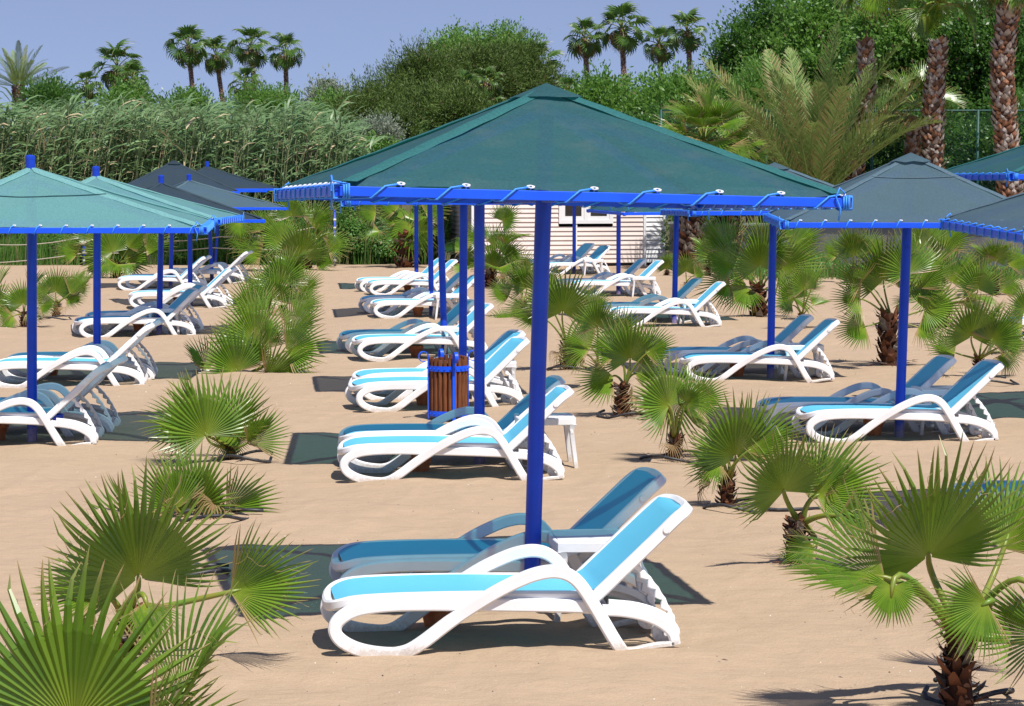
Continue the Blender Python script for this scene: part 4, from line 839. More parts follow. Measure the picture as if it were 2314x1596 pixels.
def sky_palm(u, vtop, Yd, label, rpx, seed, lean=0, dead=6, vbase=215, el=(88, -60), group=GW):
    rpx = rpx * 1.12
    k = FPX / Yd; T = at(u, vtop + rpx * .55, Yd); Bp = at(u + lean, vbase, Yd); 
    d_ = (Bp - T); zz = T.z; bx = T.x + d_.x * (zz / max(.5, (T.z - Bp.z)))
    fr = rpx * .56 / k
    tall_palm(None, label, group, [(bx, Yd, -.1), (bx * .6 + T.x * .4 + .2, Yd, zz * .45), (T.x, Yd, zz)], (.12), .09, T, rpx * .56 / k, 19, fr, seed, M['bark'], FANS_FAR, dead, boot=.09, el=el)
sky_palm(425, 75, 135, 'slender palm leftmost of the four skyline palms at left', 50, 1, 6)
sky_palm(488, 100, 138, 'skyline palm with a grey dead skirt, second of the four at left', 44, 2, 8, 14)
sky_palm(567, 78, 135, 'skyline palm third of the four at left, bushy crown', 48, 3, 4, 8)
sky_palm(645, 90, 136, 'skyline palm rightmost of the four at left, straight brown trunk', 46, 4, -2, 5)
sky_palm(265, 118, 128, 'dense clumped palm crown left of the four skyline palms', 58, 5, 0, 16)
sky_palm(300, 155, 120, 'lower palm crown leaning out right of the dense clump', 42, 6, 0, 6)
sky_palm(195, 172, 120, 'low light green palm left of the dense clump', 38, 7, 0, 2)
sky_palm(555, 165, 118, 'low palm crown under the skyline palms, just above the reeds', 42, 8, 0, 4)
sky_palm(735, 188, 118, 'small dark palm right of the reeds skyline', 30, 9, 0, 2)
sky_palm(1322, 58, 120, 'skyline palm leftmost of the four right of the hill', 50, 10, 0, 8)
sky_palm(1405, 30, 118, 'tallest skyline palm with a pointed crown right of the hill', 58, 11, 0, 10)
sky_palm(1490, 75, 124, 'skyline palm with grey drooping skirt, third of four right of the hill', 44, 12, 0, 14)
sky_palm(1553, 42, 122, 'skyline palm rightmost of the four, trunk at the edge of the tall trees', 50, 13, 4, 5)
sky_palm(1210, 120, 92, 'palm with orange dry skirt on the right end of the hill', 62, 14, 4, 20, group=None)
sky_palm(1055, 178, 82, 'fan palm emerging from the middle of the hill shrubs', 40, 15, 0, 4, group=None)
sky_palm(1100, 165, 80, 'second fan palm in the hill shrubs, left of the orange skirt', 42, 16, 0, 8, group=None)
sky_palm(1120, 235, 78, 'low fan palm above the left slope of the big canopy', 40, 17, 0, 3, group=None)
sky_palm(1285, 185, 85, 'low palm with yellow dry leaves right of the hill', 36, 18, 0, 8, group=None)

GT = 'tall scaly palms behind the low wall'
Yt = 66.5
def tp(pts, Yd): return [(lambda p: (p.x, Yd, p.z))(at(u, v, Yd)) for u, v in pts]
def big(label, pts, Yd, r0, r1, seed, crown_px, cr, nf, fr, fans=FANS, dead=2, el=(80, -45), m_=None, boot=.25):
    P = tp(pts, Yd); P = [(P[0][0], Yd, -.1)] + P
    tall_palm('palm_tree', label, GT, P, r0, r1, at(*crown_px, Yd), cr, nf, fr, seed, m_ or M['bark'], fans, dead, boot=boot, el=el)
big('palm with curved scaly trunk behind the feathery date palm, left of three', [(1925, 420), (1948, 290), (1958, 190), (1955, 100)], 65.0, .25, .16, 31, (1965, -35), .75, 16, .9, dead=1, el=(80, -30))
big('palm with thick orange scaled trunk in the middle of three at right', [(2105, 430), (2108, 300), (2112, 200), (2122, 100)], 63.8, .31, .16, 32, (2124, 5), .8, 15, .95, dead=0, el=(80, -35))
big('palm with thickest scaly trunk at the right edge', [(2282, 440), (2272, 300), (2265, 160), (2280, 20)], 62.6, .30, .23, 33, (2285, -90), .8, 16, 1.0, dead=6)
big('short dark fan palm trunk between the cabin and the bushy palm, crown behind the canopy', [(1560, 560), (1562, 490), (1585, 380), (1592, 330)], 60.8, .36, .26, 34, (1590, 322), .7, 22, 1.0, dead=6, el=(85, -35), m_=M['bark_dk'])
big('brown shaggy palm trunk right of the dark one', [(1640, 560), (1642, 500), (1645, 400), (1650, 370)], 61.5, .34, .26, 35, (1655, 365), .6, 14, .85, dead=6, el=(80, -35), m_=M['bark_dk'])
big('slim far palm trunk right of the middle scaly palm', [(2060, 400), (2062, 330), (2066, 290)], 66.5, .14, .12, 36, (2070, 240), .6, 10, .9, dead=1, el=(80, -20))
# extra fans hanging into the top right view
# ------------------------------------------------------------------ date palms
def feather_mesh(seed, L=4.0, curve=.5, n=70, lw=.55, vee=.6, rnd=0.0):
    r = np.random.default_rng(seed); V = []; F = []; T = []
    pts = []; 
    for i in range(25):
        s_ = i / 24; pts.append(Vector((0, L * (s_ - curve * .25 * s_ ** 3), -L * curve * .5 * s_ ** 2.4)))
    for i in range(24):
        k = len(V); w = .020 * (1 - i / 25) + .004
        for p, ww in ((pts[i], w), (pts[i + 1], w * .93)): V += [(p.x - ww, p.y, p.z), (p.x + ww, p.y, p.z), (p.x, p.y, p.z - ww * 1.5)]; T += [(1.0, 0, 0)] * 3
        F += [(k, k + 1, k + 4, k + 3), (k + 1, k + 2, k + 5, k + 4), (k + 2, k, k + 3, k + 5)]
    for i in range(n):
        s_ = .10 + .88 * i / n; f = s_ * 24; j = min(int(f), 23); p = pts[j].lerp(pts[j + 1], f - j); tn = (pts[j + 1] - pts[j]).normalized()
        up = Vector((1, 0, 0)).cross(tn)
        for sd in (-1, 1):
            ln = lw * (math.sin(math.pi * min(1, s_ * .92 + .10)) ** .6) * r.uniform(.85, 1.1)
            d = (tn * r.uniform(.75, 1.0) + Vector((sd, 0, 0)) * r.uniform(.55, .8) + up * vee * r.uniform(.1, .9)).normalized()
            w = up.cross(d).normalized() * .0125; k = len(V); c = p + d * ln * .55; e = p + d * ln - Vector((0, 0, .06 * ln)); tr = r.random() * .7; dry = 1 if r.random() < .10 + rnd else 0
            V += [tuple(p - w * .4), tuple(p + w * .4), tuple(c - w), tuple(c + w), tuple(e)]; T += [(tr, dry * .6, 0)] * 4 + [(tr, max(dry, .4), 0)]
            F += [(k, k + 1, k + 3, k + 2), (k + 2, k + 3, k + 4)]
    return mesh('frond', V, F, M['date'], False, tint=T)
FEA = [feather_mesh(1, 4.0, .2, n=84), feather_mesh(2, 4.0, .35, n=84), feather_mesh(3, 4.0, .15, n=84, rnd=.35), feather_mesh(4, 4.0, .6, n=84, rnd=.15)]
def date_palm(label, base, top, Ls, nf, seed, r0=.35, el=(88, 5), Lmul=1.0, az=None):
    B = Vector(base); t = thing('date_palm', label, 'palm tree', B); rn = random.Random(seed)
    b, m_ = tall_trunk([Vector((0, 0, -.1)), (Vector(top) - B) * .5, Vector(top) - B], r0, r0 * .9, seed, M['bark_dk'], .18)
    obj('trunk', mesh('trunk', b.v, b.f, m_, False, tint=b.t), t)
    for k in range(nf):
        f = (k + .5) / nf; e = R(el[0] + (el[1] - el[0]) * f ** .8 + rn.uniform(-5, 5)); a = k * 2.399 + rn.random() * .5
        o_ = Vector((math.cos(a), math.sin(a), 0)); m = o_ * math.cos(e) + Vector((0, 0, math.sin(e))); n = -o_ * math.sin(e) + Vector((0, 0, math.cos(e)))
        o = bpy.data.objects.new('frond', rn.choice(FEA)); link(o, t); s_ = Ls / 4.0 * rn.uniform(.8, 1.08)
        o.matrix_basis = Matrix.Translation(Vector(top) - B + o_ * .12) @ mat_frame(m, n, rn.uniform(-.6, .6)).to_4x4() @ Matrix.Diagonal((s_, s_, s_, 1))
pb = at(1840, 590, 63.6); pt_ = at(1838, 455, 63.6)
date_palm('wide feathery date palm in front of the green wall of trees', (pb.x, 63.6, 0), (pt_.x, 63.6, pt_.z), 5.0, 40, 5, .38, el=(88, 36))
pt_ = at(42, 222, 120)
date_palm('grey green date palm on the skyline at the far left', (pt_.x, 120, 0), (pt_.x, 120, pt_.z + .6), 2.6, 34, 8, .3, el=(85, 5))

# ------------------------------------------------------------------ leafy trees and shrubs
def leaf_cloud(blobs, n, ls, asp, seed, shell=(.55, 1.05), jitter=.5, updir=.35, tuft=0, dry=.02, droop=0, fill=.0, spread=1.6):
    r = np.random.default_rng(seed); bl = np.array(blobs, float); vol = bl[:, 3] * bl[:, 4] + bl[:, 3] * bl[:, 5] + bl[:, 4] * bl[:, 5]; k = r.choice(len(bl), n, p=vol / vol.sum())
    d = r.normal(size=(n, 3)); d /= np.linalg.norm(d, axis=1)[:, None]; d[:, 2] = np.where(d[:, 2] < -.55, -d[:, 2], d[:, 2])
    rad = shell[0] + (shell[1] - shell[0]) * r.random(n) ** .6
    c = bl[k, :3] + d * bl[k, 3:6] * rad[:, None]
    if tuft: # leaves gather in sprays that stick out of the crown
        nt_ = max(1, n // tuft); ci = r.integers(0, n, nt_); g = np.arange(n) % nt_; sc_ = c[ci] + d[ci] * (r.random(nt_) ** 3 * ls * 5)[:, None]; u_ = r.random(n)
        c = sc_[g] + d[ci][g] * ((u_ - .3) * ls * spread * 1.6)[:, None] + r.normal(size=(n, 3)) * ls * spread * .42; d = d[ci][g]; k = k[ci][g]
    nv = d + r.normal(size=(n, 3)) * jitter * .75; nv[:, 2] += updir; nv /= np.linalg.norm(nv, axis=1)[:, None]
    t1 = np.cross(nv, r.normal(size=(n, 3))); 
    if tuft and droop == 0: t1 = d + r.normal(size=(n, 3)) * .55 + np.array([0, 0, .35])
    if droop: t1 = r.normal(size=(n, 3)) * .5 + np.array([0, 0, -droop])
    t1 /= np.linalg.norm(t1, axis=1)[:, None]; t2 = np.cross(nv, t1); t2 /= np.linalg.norm(t2, axis=1)[:, None]
    L = ls * r.uniform(.6, 1.25, n)[:, None]; W_ = L * asp
    V = np.stack([c - t1 * L * .5, c + t2 * W_ * .5 - t1 * L * .05, c + t1 * L * .5, c - t2 * W_ * .5 - t1 * L * .05], 1).reshape(-1, 3)
    F = np.arange(4 * n).reshape(n, 4)
    bt = r.random(len(bl))[k]; st_ = r.random(max(1, n // tuft))[np.arange(n) % max(1, n // tuft)] if tuft else r.random(n); tr = np.clip(.25 * bt + .4 * st_ + .4 * r.random(n), 0, 1); dg = (r.random(n) < dry).astype(float)
    T = np.repeat(np.stack([tr, dg, np.zeros(n)], 1), 4, axis=0); return V, F, T
def make_blobs(c, rad, k, seed, br=(.25, .45), flat=1.0, shape=None):
    r = np.random.default_rng(seed); out_ = []
    for i in range(k):
        d = r.normal(size=3); d /= np.linalg.norm(d); d[2] = abs(d[2]) * (1 if r.random() < .7 else -.8); f = r.uniform(.25, .95)
        s_ = (br[0] + (br[1] - br[0]) * r.random() ** 1.5) * min(rad[0], rad[2] * 1.3) * (1.25 - .6 * f); out_.append((c[0] + d[0] * rad[0] * f, c[1] + d[1] * rad[1] * f, c[2] + d[2] * rad[2] * f, s_ * 1.15, s_ * 1.1, s_ * .85 * flat))
    return out_
def tree(name, label, base, c, rad, k, n, ls, asp, mt, seed, category='tree', group=None, trunk_r=.16, tuft=12, br=(.14, .50), stems=None, extra=None, **kw):
    B = Vector(base); t = thing(name, label, category, B, group); k = int(k * 1.8); n = int(n * 1.25); bl = make_blobs(c, rad, k, seed, br)
    if extra: bl += extra
    V, F, T = leaf_cloud(bl, n, ls, asp, seed + 100, tuft=tuft, **kw); V = V - np.array(B)
    V[:, 2] = np.maximum(V[:, 2], .02)
    obj('crown', mesh('crown', V, F, mt, False, tint=T), t)
    b = MB(); r = random.Random(seed); C_ = Vector(c) - B; fk = C_ - Vector((0, 0, rad[2] * .55)); fk.z = max(fk.z, .25)
    for st in range(stems or 1):
        off = Vector((r.uniform(-1, 1), r.uniform(-1, 1), 0)) * (0 if (stems or 1) == 1 else rad[0] * .35)
        b.tube([off + Vector((0, 0, -.1)), off + fk * .5 + Vector((r.uniform(-.1, .1), 0, 0)), off * 1.5 + fk], [trunk_r, trunk_r * .8, trunk_r * .6], 8)
    for x in bl[::max(1, len(bl) // 14)]:
        e = Vector(x[:3]) - B; mid = fk.lerp(e, .5) + Vector((r.uniform(-.2, .2), r.uniform(-.2, .2), .15 * rad[2] * .3)); b.tube([fk, mid, e], [trunk_r * .5, trunk_r * .3, trunk_r * .08], 6)
    b.build('trunk', M['branch'], t, True); return t
def tree_px(name, label, u0, u1, vt, vb, Yd, **kw):
    a = at(u0, vt, Yd); b_ = at(u1, vb, Yd); cx = (a.x + b_.x) / 2; rx = abs(b_.x - a.x) / 2; cz = (a.z + b_.z) / 2; rz = (a.z - b_.z) / 2
    ry = kw.pop('ry', rx * .8); return tree(name, label, (cx, Yd, 0), (cx, Yd, cz), (rx * .92, ry, rz * .92), **kw)
# the pine covered rise in the middle
GP = 'pines on the rise in the middle'
pk = dict(mt=M['leaf_pine'], ls=.15, asp=.20, tuft=22, jitter=.4, dry=.03, trunk_r=.14, spread=1.5, br=(.16, .48))
tree_px('pine_tree', 'broad olive green pine at the left foot of the rise', 765, 985, 185, 390, 80, k=26, n=44000, seed=51, group=GP, **pk)
tree_px('pine_tree', 'dark pine low in the middle above the grey shrub', 870, 1090, 195, 380, 77, k=22, n=40000, seed=52, group=GP, **pk)
tree_px('pine_tree', 'tall rounded pine forming the left shoulder of the rise', 850, 1060, 122, 330, 86, k=28, n=50000, seed=53, group=GP, **pk)
tree_px('pine_tree', 'tallest pine forming the top of the rise', 1060, 1275, 86, 340, 90, k=26, n=64000, seed=54, group=GP, **pk)
tree_px('pine_tree', 'small pine above the left slope of the big canopy', 980, 1110, 225, 330, 75, k=12, n=24000, seed=55, group=GP, **pk)
tree_px('pine_tree', 'broad pine in the middle of the top of the rise', 950, 1180, 94, 330, 88, k=28, n=52000, seed=50, group=GP, **pk)
tree_px('leafy_tree', 'light leafy sprays on the skyline of the rise', 900, 1255, 78, 170, 96, k=22, n=12000, ls=.14, asp=.45, mt=M['leaf_tree'], seed=56)
tree_px('olive_shrub', 'silvery grey round shrub at the right end of the reeds', 793, 905, 285, 345, 70, k=14, n=13000, ls=.09, asp=.35, mt=M['leaf_grey'], seed=57, category='shrub', trunk_r=.06)
tree_px('shrub', 'bright green mound between the reeds and the canopy', 760, 900, 330, 420, 69, k=14, n=13000, ls=.11, asp=.5, mt=M['leaf_tree'], seed=58, category='shrub', trunk_r=.05)
tree_px('shrub', 'small dark bush below the pine, right of the silvery shrub', 868, 930, 270, 320, 72, k=8, n=7000, ls=.12, asp=.3, mt=M['leaf_pine'], seed=59, category='shrub', trunk_r=.05)
tree_px('shrub', 'dark undergrowth filling the gap between the reeds and the rise', 690, 1010, 300, 480, 74, k=24, n=30000, ls=.13, asp=.45, mt=M['leaf_dk'], seed=60, category='shrub', trunk_r=.06)
# behind the reeds
tree_px('leafy_tree', 'round dark tree behind the reeds beside the grey date palm', 60, 170, 195, 300, 95, k=14, n=13000, ls=.16, asp=.4, mt=M['leaf_dk'], seed=61, trunk_r=.12)
tree_px('leafy_tree', 'yellow green bushy tree behind the reeds under the dense palm clump', 225, 350, 212, 300, 90, k=14, n=13000, ls=.14, asp=.45, mt=M['leaf_tree'], seed=62, trunk_r=.12)
tree_px('leafy_tree', 'narrow light green sapling above the reeds', 405, 445, 215, 300, 84, k=8, n=5000, ls=.14, asp=.5, mt=M['leaf_tree'], seed=63, trunk_r=.06)
tree_px('leafy_tree', 'broad green tree behind the reeds under the four skyline palms', 520, 700, 210, 320, 92, k=18, n=18000, ls=.14, asp=.4, mt=M['leaf_tree'], seed=64, trunk_r=.14)
tree_px('leafy_tree', 'silvery fringed tree at the right end of the reeds', 690, 790, 200, 340, 88, k=14, n=14000, ls=.14, asp=.35, mt=M['leaf_grey'], seed=65, trunk_r=.12)
tree_px('leafy_tree', 'green tree right of the reeds below the small dark palm', 700, 830, 225, 360, 82, k=14, n=14000, ls=.14, asp=.4, mt=M['leaf_tree'], seed=66, trunk_r=.12)
tree_px('leafy_tree', 'low dark trees far behind the reeds', 330, 520, 235, 320, 100, k=14, n=10000, ls=.16, asp=.4, mt=M['leaf_dk'], seed=67, trunk_r=.12)
# right of the rise
tree_px('leafy_tree', 'low leafy tree directly right of the canopy peak', 1270, 1460, 180, 380, 80, k=18, n=22000, ls=.15, asp=.5, mt=M['leaf_tree'], seed=71)
tree_px('leafy_tree', 'dense shrubby tree under the right skyline palms', 1390, 1660, 172, 400, 78, k=24, n=32000, ls=.15, asp=.5, mt=M['leaf_tree'], seed=72)
tree_px('leafy_tree', 'dark undergrowth behind the right slope of the canopy', 1380, 1700, 270, 400, 72, k=18, n=20000, ls=.14, asp=.5, mt=M['leaf_dk'], seed=73)
# the tall green wall at right
GR = 'tall broadleaf trees at right'
tree_px('leafy_tree', 'tall airy tree at the left end of the green wall', 1620, 1830, -20, 330, 82, k=30, n=30000, ls=.15, asp=.45, mt=M['leaf_dk'], seed=81, group=GR)
tree_px('leafy_tree', 'tree with bright leaves behind the top of the date palm', 1730, 2000, -60, 400, 80, k=36, n=44000, ls=.16, asp=.5, mt=M['leaf_tree'], seed=82, group=GR)
tree_px('leafy_tree', 'large glossy tree between the left and middle scaly palms', 1910, 2190, -60, 420, 76, k=36, n=44000, ls=.17, asp=.55, mt=M['leaf_tree'], seed=83, group=GR)
tree_px('leafy_tree', 'dark glossy tree between the middle scaly palm and the right edge', 2110, 2420, -60, 420, 74, k=36, n=44000, ls=.16, asp=.55, mt=M['leaf_dk'], seed=84, group=GR)
tree_px('leafy_tree', 'sparse grey green tree low at the left of the green wall', 1600, 1800, 140, 420, 76, k=26, n=44000, ls=.13, asp=.35, mt=M['leaf_tree'], seed=85, group=GR)
tree_px('leafy_tree', 'dark hedge behind the fence below the middle scaly palm', 1900, 2200, 210, 540, 70, k=26, n=34000, ls=.13, asp=.5, mt=M['leaf_dk'], seed=86, group=GR)
tree_px('leafy_tree', 'dark hedge behind the fence at the right edge', 2150, 2450, 210, 540, 69.5, k=26, n=34000, ls=.13, asp=.5, mt=M['leaf_dk'], seed=87, group=GR)
tree_px('leafy_tree', 'dark hedge behind the date palm base', 1640, 1950, 270, 540, 70, k=24, n=28000, ls=.13, asp=.5, mt=M['leaf_dk'], seed=88, group=GR)

# ------------------------------------------------------------------ reeds
def reeds():
    r = np.random.default_rng(3); Vs = []; Fs = []; Ts = []; off = 0
    top = lambda x: np.interp(x, [-24, -15, -11, -8.5, -6.6, -5.4, -4.6, -3.6], [4.9, 4.75, 4.85, 4.7, 4.75, 4.55, 3.6, 2.6])
    n = 2100
    for q in range(n):
        x = r.uniform(-24, -4.0) if q > 300 else r.uniform(-15, -5); y = 66.2 + 5.5 * r.random() ** 1.6; h = top(x) * r.uniform(.80, .99); 
        if q % 9 == 0: h *= r.uniform(.35, .7)
        lean = r.normal(.09, .05) + .03; dl = r.normal(0, .10); dead = r.random() < .15; ns = 7; h = h * (.85 if dead else 1)
        s_ = np.linspace(0, 1, ns + 1); P = np.stack([x + lean * h * (.35 * s_ + .65 * s_ ** 2.2), y + dl * h * s_, h * s_ * (1 - .04 * s_ ** 2)], 1)
        w = .022 if dead else .019; tc_ = (1.0, 1.0 if dead else .30, 0)
        for dx, dy in ((w, 0), (0, w)):
            ww = (1 - .75 * s_)[:, None] * np.array([dx, dy, 0]); V = np.stack([P - ww, P + ww], 1).reshape(-1, 3); i = np.arange(ns) * 2 + off
            Vs.append(V); Fs.append(np.stack([i, i + 1, i + 3, i + 2], 1)); Ts.append(np.tile(tc_, (len(V), 1))); off += len(V)
        if dead and r.random() < .6: continue
        nl = int(13 + 9 * r.random()) if not dead else 5; base_tr = r.uniform(.0, .55)
        f = np.sort(r.uniform(.15 if y > 67 else .12, 1.0, nl)); pi = np.stack([np.interp(f, s_, P[:, j]) for j in range(3)], 1)
        az = np.where(r.random(nl) < .72, r.normal(0, .7, nl), r.normal(math.pi, .8, nl)); L = r.uniform(.55, 1.0, nl) * (1.05 - .25 * f); e0 = r.uniform(.45, 1.25, nl); wl = r.uniform(.024, .045, nl)
        prev = pi; vv = []
        hd = np.stack([np.cos(az), np.sin(az), 0 * az], 1); sd = np.stack([-np.sin(az), np.cos(az), 0 * az], 1) * .8 + np.array([0, 0, .55])
        for j in range(4):
            ww = wl * [.6, 1.0, .75, .08][j]; vv.append(np.stack([prev - sd * ww[:, None], prev + sd * ww[:, None]], 1))
            ee = e0 - [.05, .35, .85, 0][j]; prev = prev + (hd * np.cos(ee)[:, None] + np.array([0, 0, 1]) * np.sin(ee)[:, None]) * (L / 3)[:, None]
        V = np.stack(vv, 1).reshape(-1, 3); i = (np.arange(nl) * 8)[:, None] + (np.arange(3) * 2)[None, :]; i = i.reshape(-1) + off
        Vs.append(V); Fs.append(np.stack([i, i + 1, i + 3, i + 2], 1)); tr = np.clip(base_tr + r.random(nl) * .45, 0, 1); dr = ((r.random(nl) < .03) | dead).astype(float)
        Ts.append(np.repeat(np.stack([tr, dr, 0 * tr], 1), 8, axis=0)); off += len(V)
    o = obj('reeds', mesh('reeds', np.concatenate(Vs), np.concatenate(Fs), M['reed'], False, tint=np.concatenate(Ts))); tag(o, 'tall wind bent green reeds standing behind the left parasols', 'reeds', kind='stuff')
reeds()
def weeds(name, label, xr, yr, hf, n, seed, ls=.09, blade=0, mt=None, asp=.55):
    r = np.random.default_rng(seed); nb = int((xr[1] - xr[0]) * 7); bl = []
    for i in range(nb):
        x = r.uniform(*xr); y = r.uniform(*yr); h = hf(x) * r.uniform(.5, 1.1); s_ = r.uniform(.22, .45); bl.append((x, y, h * .55, s_, s_, h * .5))
    V, F, T = leaf_cloud(bl, n, ls, asp, seed, jitter=.6, updir=.5); V[:, 2] = np.abs(V[:, 2]) + .01
    if blade:
        m_ = blade; x = r.uniform(*xr, m_); y = r.uniform(*yr, m_); h = np.array([hf(q) for q in x]) * r.uniform(.3, 1.15, m_); dx = r.normal(.05, .16, m_) * h; a = r.random(m_) * 3.14; w = .010
        p0 = np.stack([x, y, 0 * x], 1); p1 = p0 + np.stack([dx * .4, r.normal(0, .03, m_), h * .6], 1); p2 = p0 + np.stack([dx * 1.3, r.normal(0, .06, m_), h], 1); s_ = np.stack([np.cos(a), np.sin(a), 0 * a], 1) * w
        V2 = np.stack([p0 - s_, p0 + s_, p1 + s_, p1 - s_, p2 + s_ * .1, p2 - s_ * .1], 1).reshape(-1, 3); i = np.arange(m_) * 6 + len(V)
        F2 = np.concatenate([np.stack([i, i + 1, i + 2, i + 3], 1), np.stack([i + 3, i + 2, i + 4, i + 5], 1)]); tr = r.random(m_); T2 = np.repeat(np.stack([tr, (r.random(m_) < .12) * 1.0, 0 * tr], 1), 6, axis=0)
        V = np.concatenate([V, V2]); F = np.concatenate([F, F2]); T = np.concatenate([T, T2])
    o = obj(name, mesh(name, V, F, mt or M['weed'], False, tint=T)); tag(o, label, 'weeds', kind='stuff')
weeds('weeds', 'tangled green weeds and tall grass along the foot of the reeds', (-18, -5.2), (64.0, 67.0), lambda x: .75 + .35 * math.sin(x * 1.3) ** 2, 60000, 5, blade=9000)
weeds('bushy_weeds', 'dense leafy weeds between the large fan palm and the cabin', (-6.5, -1.9), (64.8, 67.5), lambda x: 1.5 + .3 * math.sin(x * 2.1), 44000, 6, ls=.10, blade=1500)
weeds('garden_weeds', 'green weeds and grass along the foot of the low wall', (5.0, 15.0), (54.5, 60.5), lambda x: .40 + .22 * math.sin(x * 2.7), 30000, 7, ls=.07, blade=6000)
weeds('wall_top_plants', 'low plants showing along the top of the low wall', (4.3, 16.0), (63.2, 64.6), lambda x: 1.35 + .2 * math.sin(x * 1.7), 26000, 8, ls=.09, blade=1200)

# rope and posts along the reeds
def post(u, v, Yd, hgt, lab):
    p = at(u, v, Yd); b = MB(); b.tube([(0, 0, -.1), (0, 0, hgt)], .035, 12); b.lathe([(.04, hgt - .02), (.042, hgt), (0, hgt + .025)], 12)
    t = thing('rope_post', lab, 'post', (p.x, Yd, 0), 'blue posts carrying the rope'); b.build('pole', M['pole'], t, True)
    for z in np.arange(.15, hgt - .1, .22):
        b = MB(); b.lathe([(.0365, -.03), (.0385, -.03), (.0385, .03), (.0365, .03)], 12, (0, 0, z)); b.build('band', M['grommet'], t, True)
post(757, 600, 63.6, 1.5, 'slim blue banded post beside the large fan palm at the back')
post(190, 600, 63.9, 1.25, 'slim blue post at the back left behind the broad fan palm')
post(-60, 600, 62, 1.3, 'slim blue post outside the left edge')
for k, (ends, sg, lb) in enumerate([([(-60, 548), (190, 535), (500, 535), (757, 500)], .5, 'upper sagging pale rope strung in front of the weeds'), ([(-60, 596), (190, 572), (480, 560), (757, 560)], .2, 'lower pale rope strung in front of the weeds')]):
    P = []
    for (a, b_) in zip(ends[:-1], ends[1:]):
        A = at(a[0], a[1], 63.8); B_ = at(b_[0], b_[1], 63.8)
        for q in range(10): f = q / 10; P.append(A.lerp(B_, f) - Vector((0, 0, .28 * sg * 4 * f * (1 - f))))
    b = MB(); b.tube(P, .014, 6); tag(b.build('barrier_rope', M['barrier'] if 'barrier' in M else M['straw'], None, True), lb, 'rope')

# ------------------------------------------------------------------ cabin
M['siding'] = speckled('pinkish_siding', (0.70, 0.60, 0.54), (0.76, 0.66, 0.60), 1.5, 0.6, 0.3, 0.1, 40)
M['siding_w'] = speckled('white_siding', (0.76, 0.76, 0.75), (0.82, 0.82, 0.81), 1.5, 0.55, 0.3, 0.1, 40)
M['roof'] = speckled('brown_roof_shingle', (0.13, 0.055, 0.035), (0.24, 0.11, 0.075), 9, 0.85, 0.2, 0.4, 20)
M['glass'] = speckled('dark_window_glass', (0.012, 0.012, 0.012), (0.03, 0.03, 0.028), 2, 0.08, 0.6)
g0 = ground(1068, 603.5); cy_ = R(11); CB = Vector((g0.x, g0.y, 0))
cab = thing('cabin', 'pale pink clapboard cabin with white corner panel and white window behind the poles', 'cabin', CB, rz=cy_)
wA, wB, dp, hh = 4.72, 5.28, 3.6, 2.95
def siding(name, x0, x1, holes, mt):
    b = MB(); z = .08; st = .1235
    while z < hh:
        z1 = min(z + st, hh); segs = [(x0, x1)]
        for hx0, hx1, hz0, hz1 in holes:
            if z1 > hz0 and z < hz1:
                ns_ = []
                for a, c_ in segs:
                    if hx0 > a: ns_.append((a, min(c_, hx0)))
                    if hx1 < c_: ns_.append((max(a, hx1), c_))
                segs = [s_ for s_ in ns_ if s_[1] - s_[0] > .01]
        for a, c_ in segs:
            V = [(a, .010, z1), (c_, .010, z1), (c_, -.020, z + .012), (a, -.020, z + .012), (c_, -.004, z), (a, -.004, z), (a, .05, z1), (c_, .05, z1), (a, .05, z), (c_, .05, z)]
            b.add(V, [(0, 3, 2, 1), (3, 5, 4, 2), (0, 1, 7, 6), (5, 8, 9, 4), (6, 7, 9, 8), (0, 6, 8, 5, 3), (1, 2, 4, 9, 7)])
        z = z1
    return b.build(name, mt, cab)
hz0 = CAMH - (487 - 405) * 62.9 / FPX; wx0, wx1 = 2.36, 3.86
siding('wall', 0, wA, [(wx0, wx1, 1.17, 2.35)], M['siding']); siding('side_panel', wA + .06, wB, [], M['siding_w'])
b = MB()
for x in (.0, wA + .03, wB + .02): b = MB(); b.box((x, -.012, hh / 2), (.035, .035, hh / 2)); b.build('corner_trim', M['siding_w'], cab)
b = MB(); b.box((2.83, -.028, .60), (.035, .008, .55)); b.build('trim_strip', M['siding_w'], cab)
# side and back walls, left side clapboards
b = MB(); z = .08
while z < hh:
    V = [(.010, .04, z + .1235), (.010, dp, z + .1235), (-.020, dp, z + .012), (-.020, .04, z + .012), (-.004, dp, z), (-.004, .04, z), (.05, .04, z), (.05, dp, z), (.05, .04, z + .1235), (.05, dp, z + .1235)]
    b.add(V, [(0, 1, 2, 3), (3, 2, 4, 5), (5, 4, 7, 6), (8, 9, 1, 0), (6, 7, 9, 8)]); z += .1235
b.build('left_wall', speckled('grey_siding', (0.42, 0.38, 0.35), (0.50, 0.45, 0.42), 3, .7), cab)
b = MB(); b.box((wB / 2 + .03, dp - .03, hh / 2), (wB / 2 - .03, .03, hh / 2)); b.build('back_wall', M['siding'], cab)
b = MB(); b.box((wB - .02, dp / 2, hh / 2), (.03, dp / 2 - .07, hh / 2)); b.build('right_wall', M['siding_w'], cab)
b = MB(); b.box((wB / 2, dp / 2, .03), (wB / 2 - .02, dp / 2 - .08, .05)); b.build('base', M['hose'], cab)
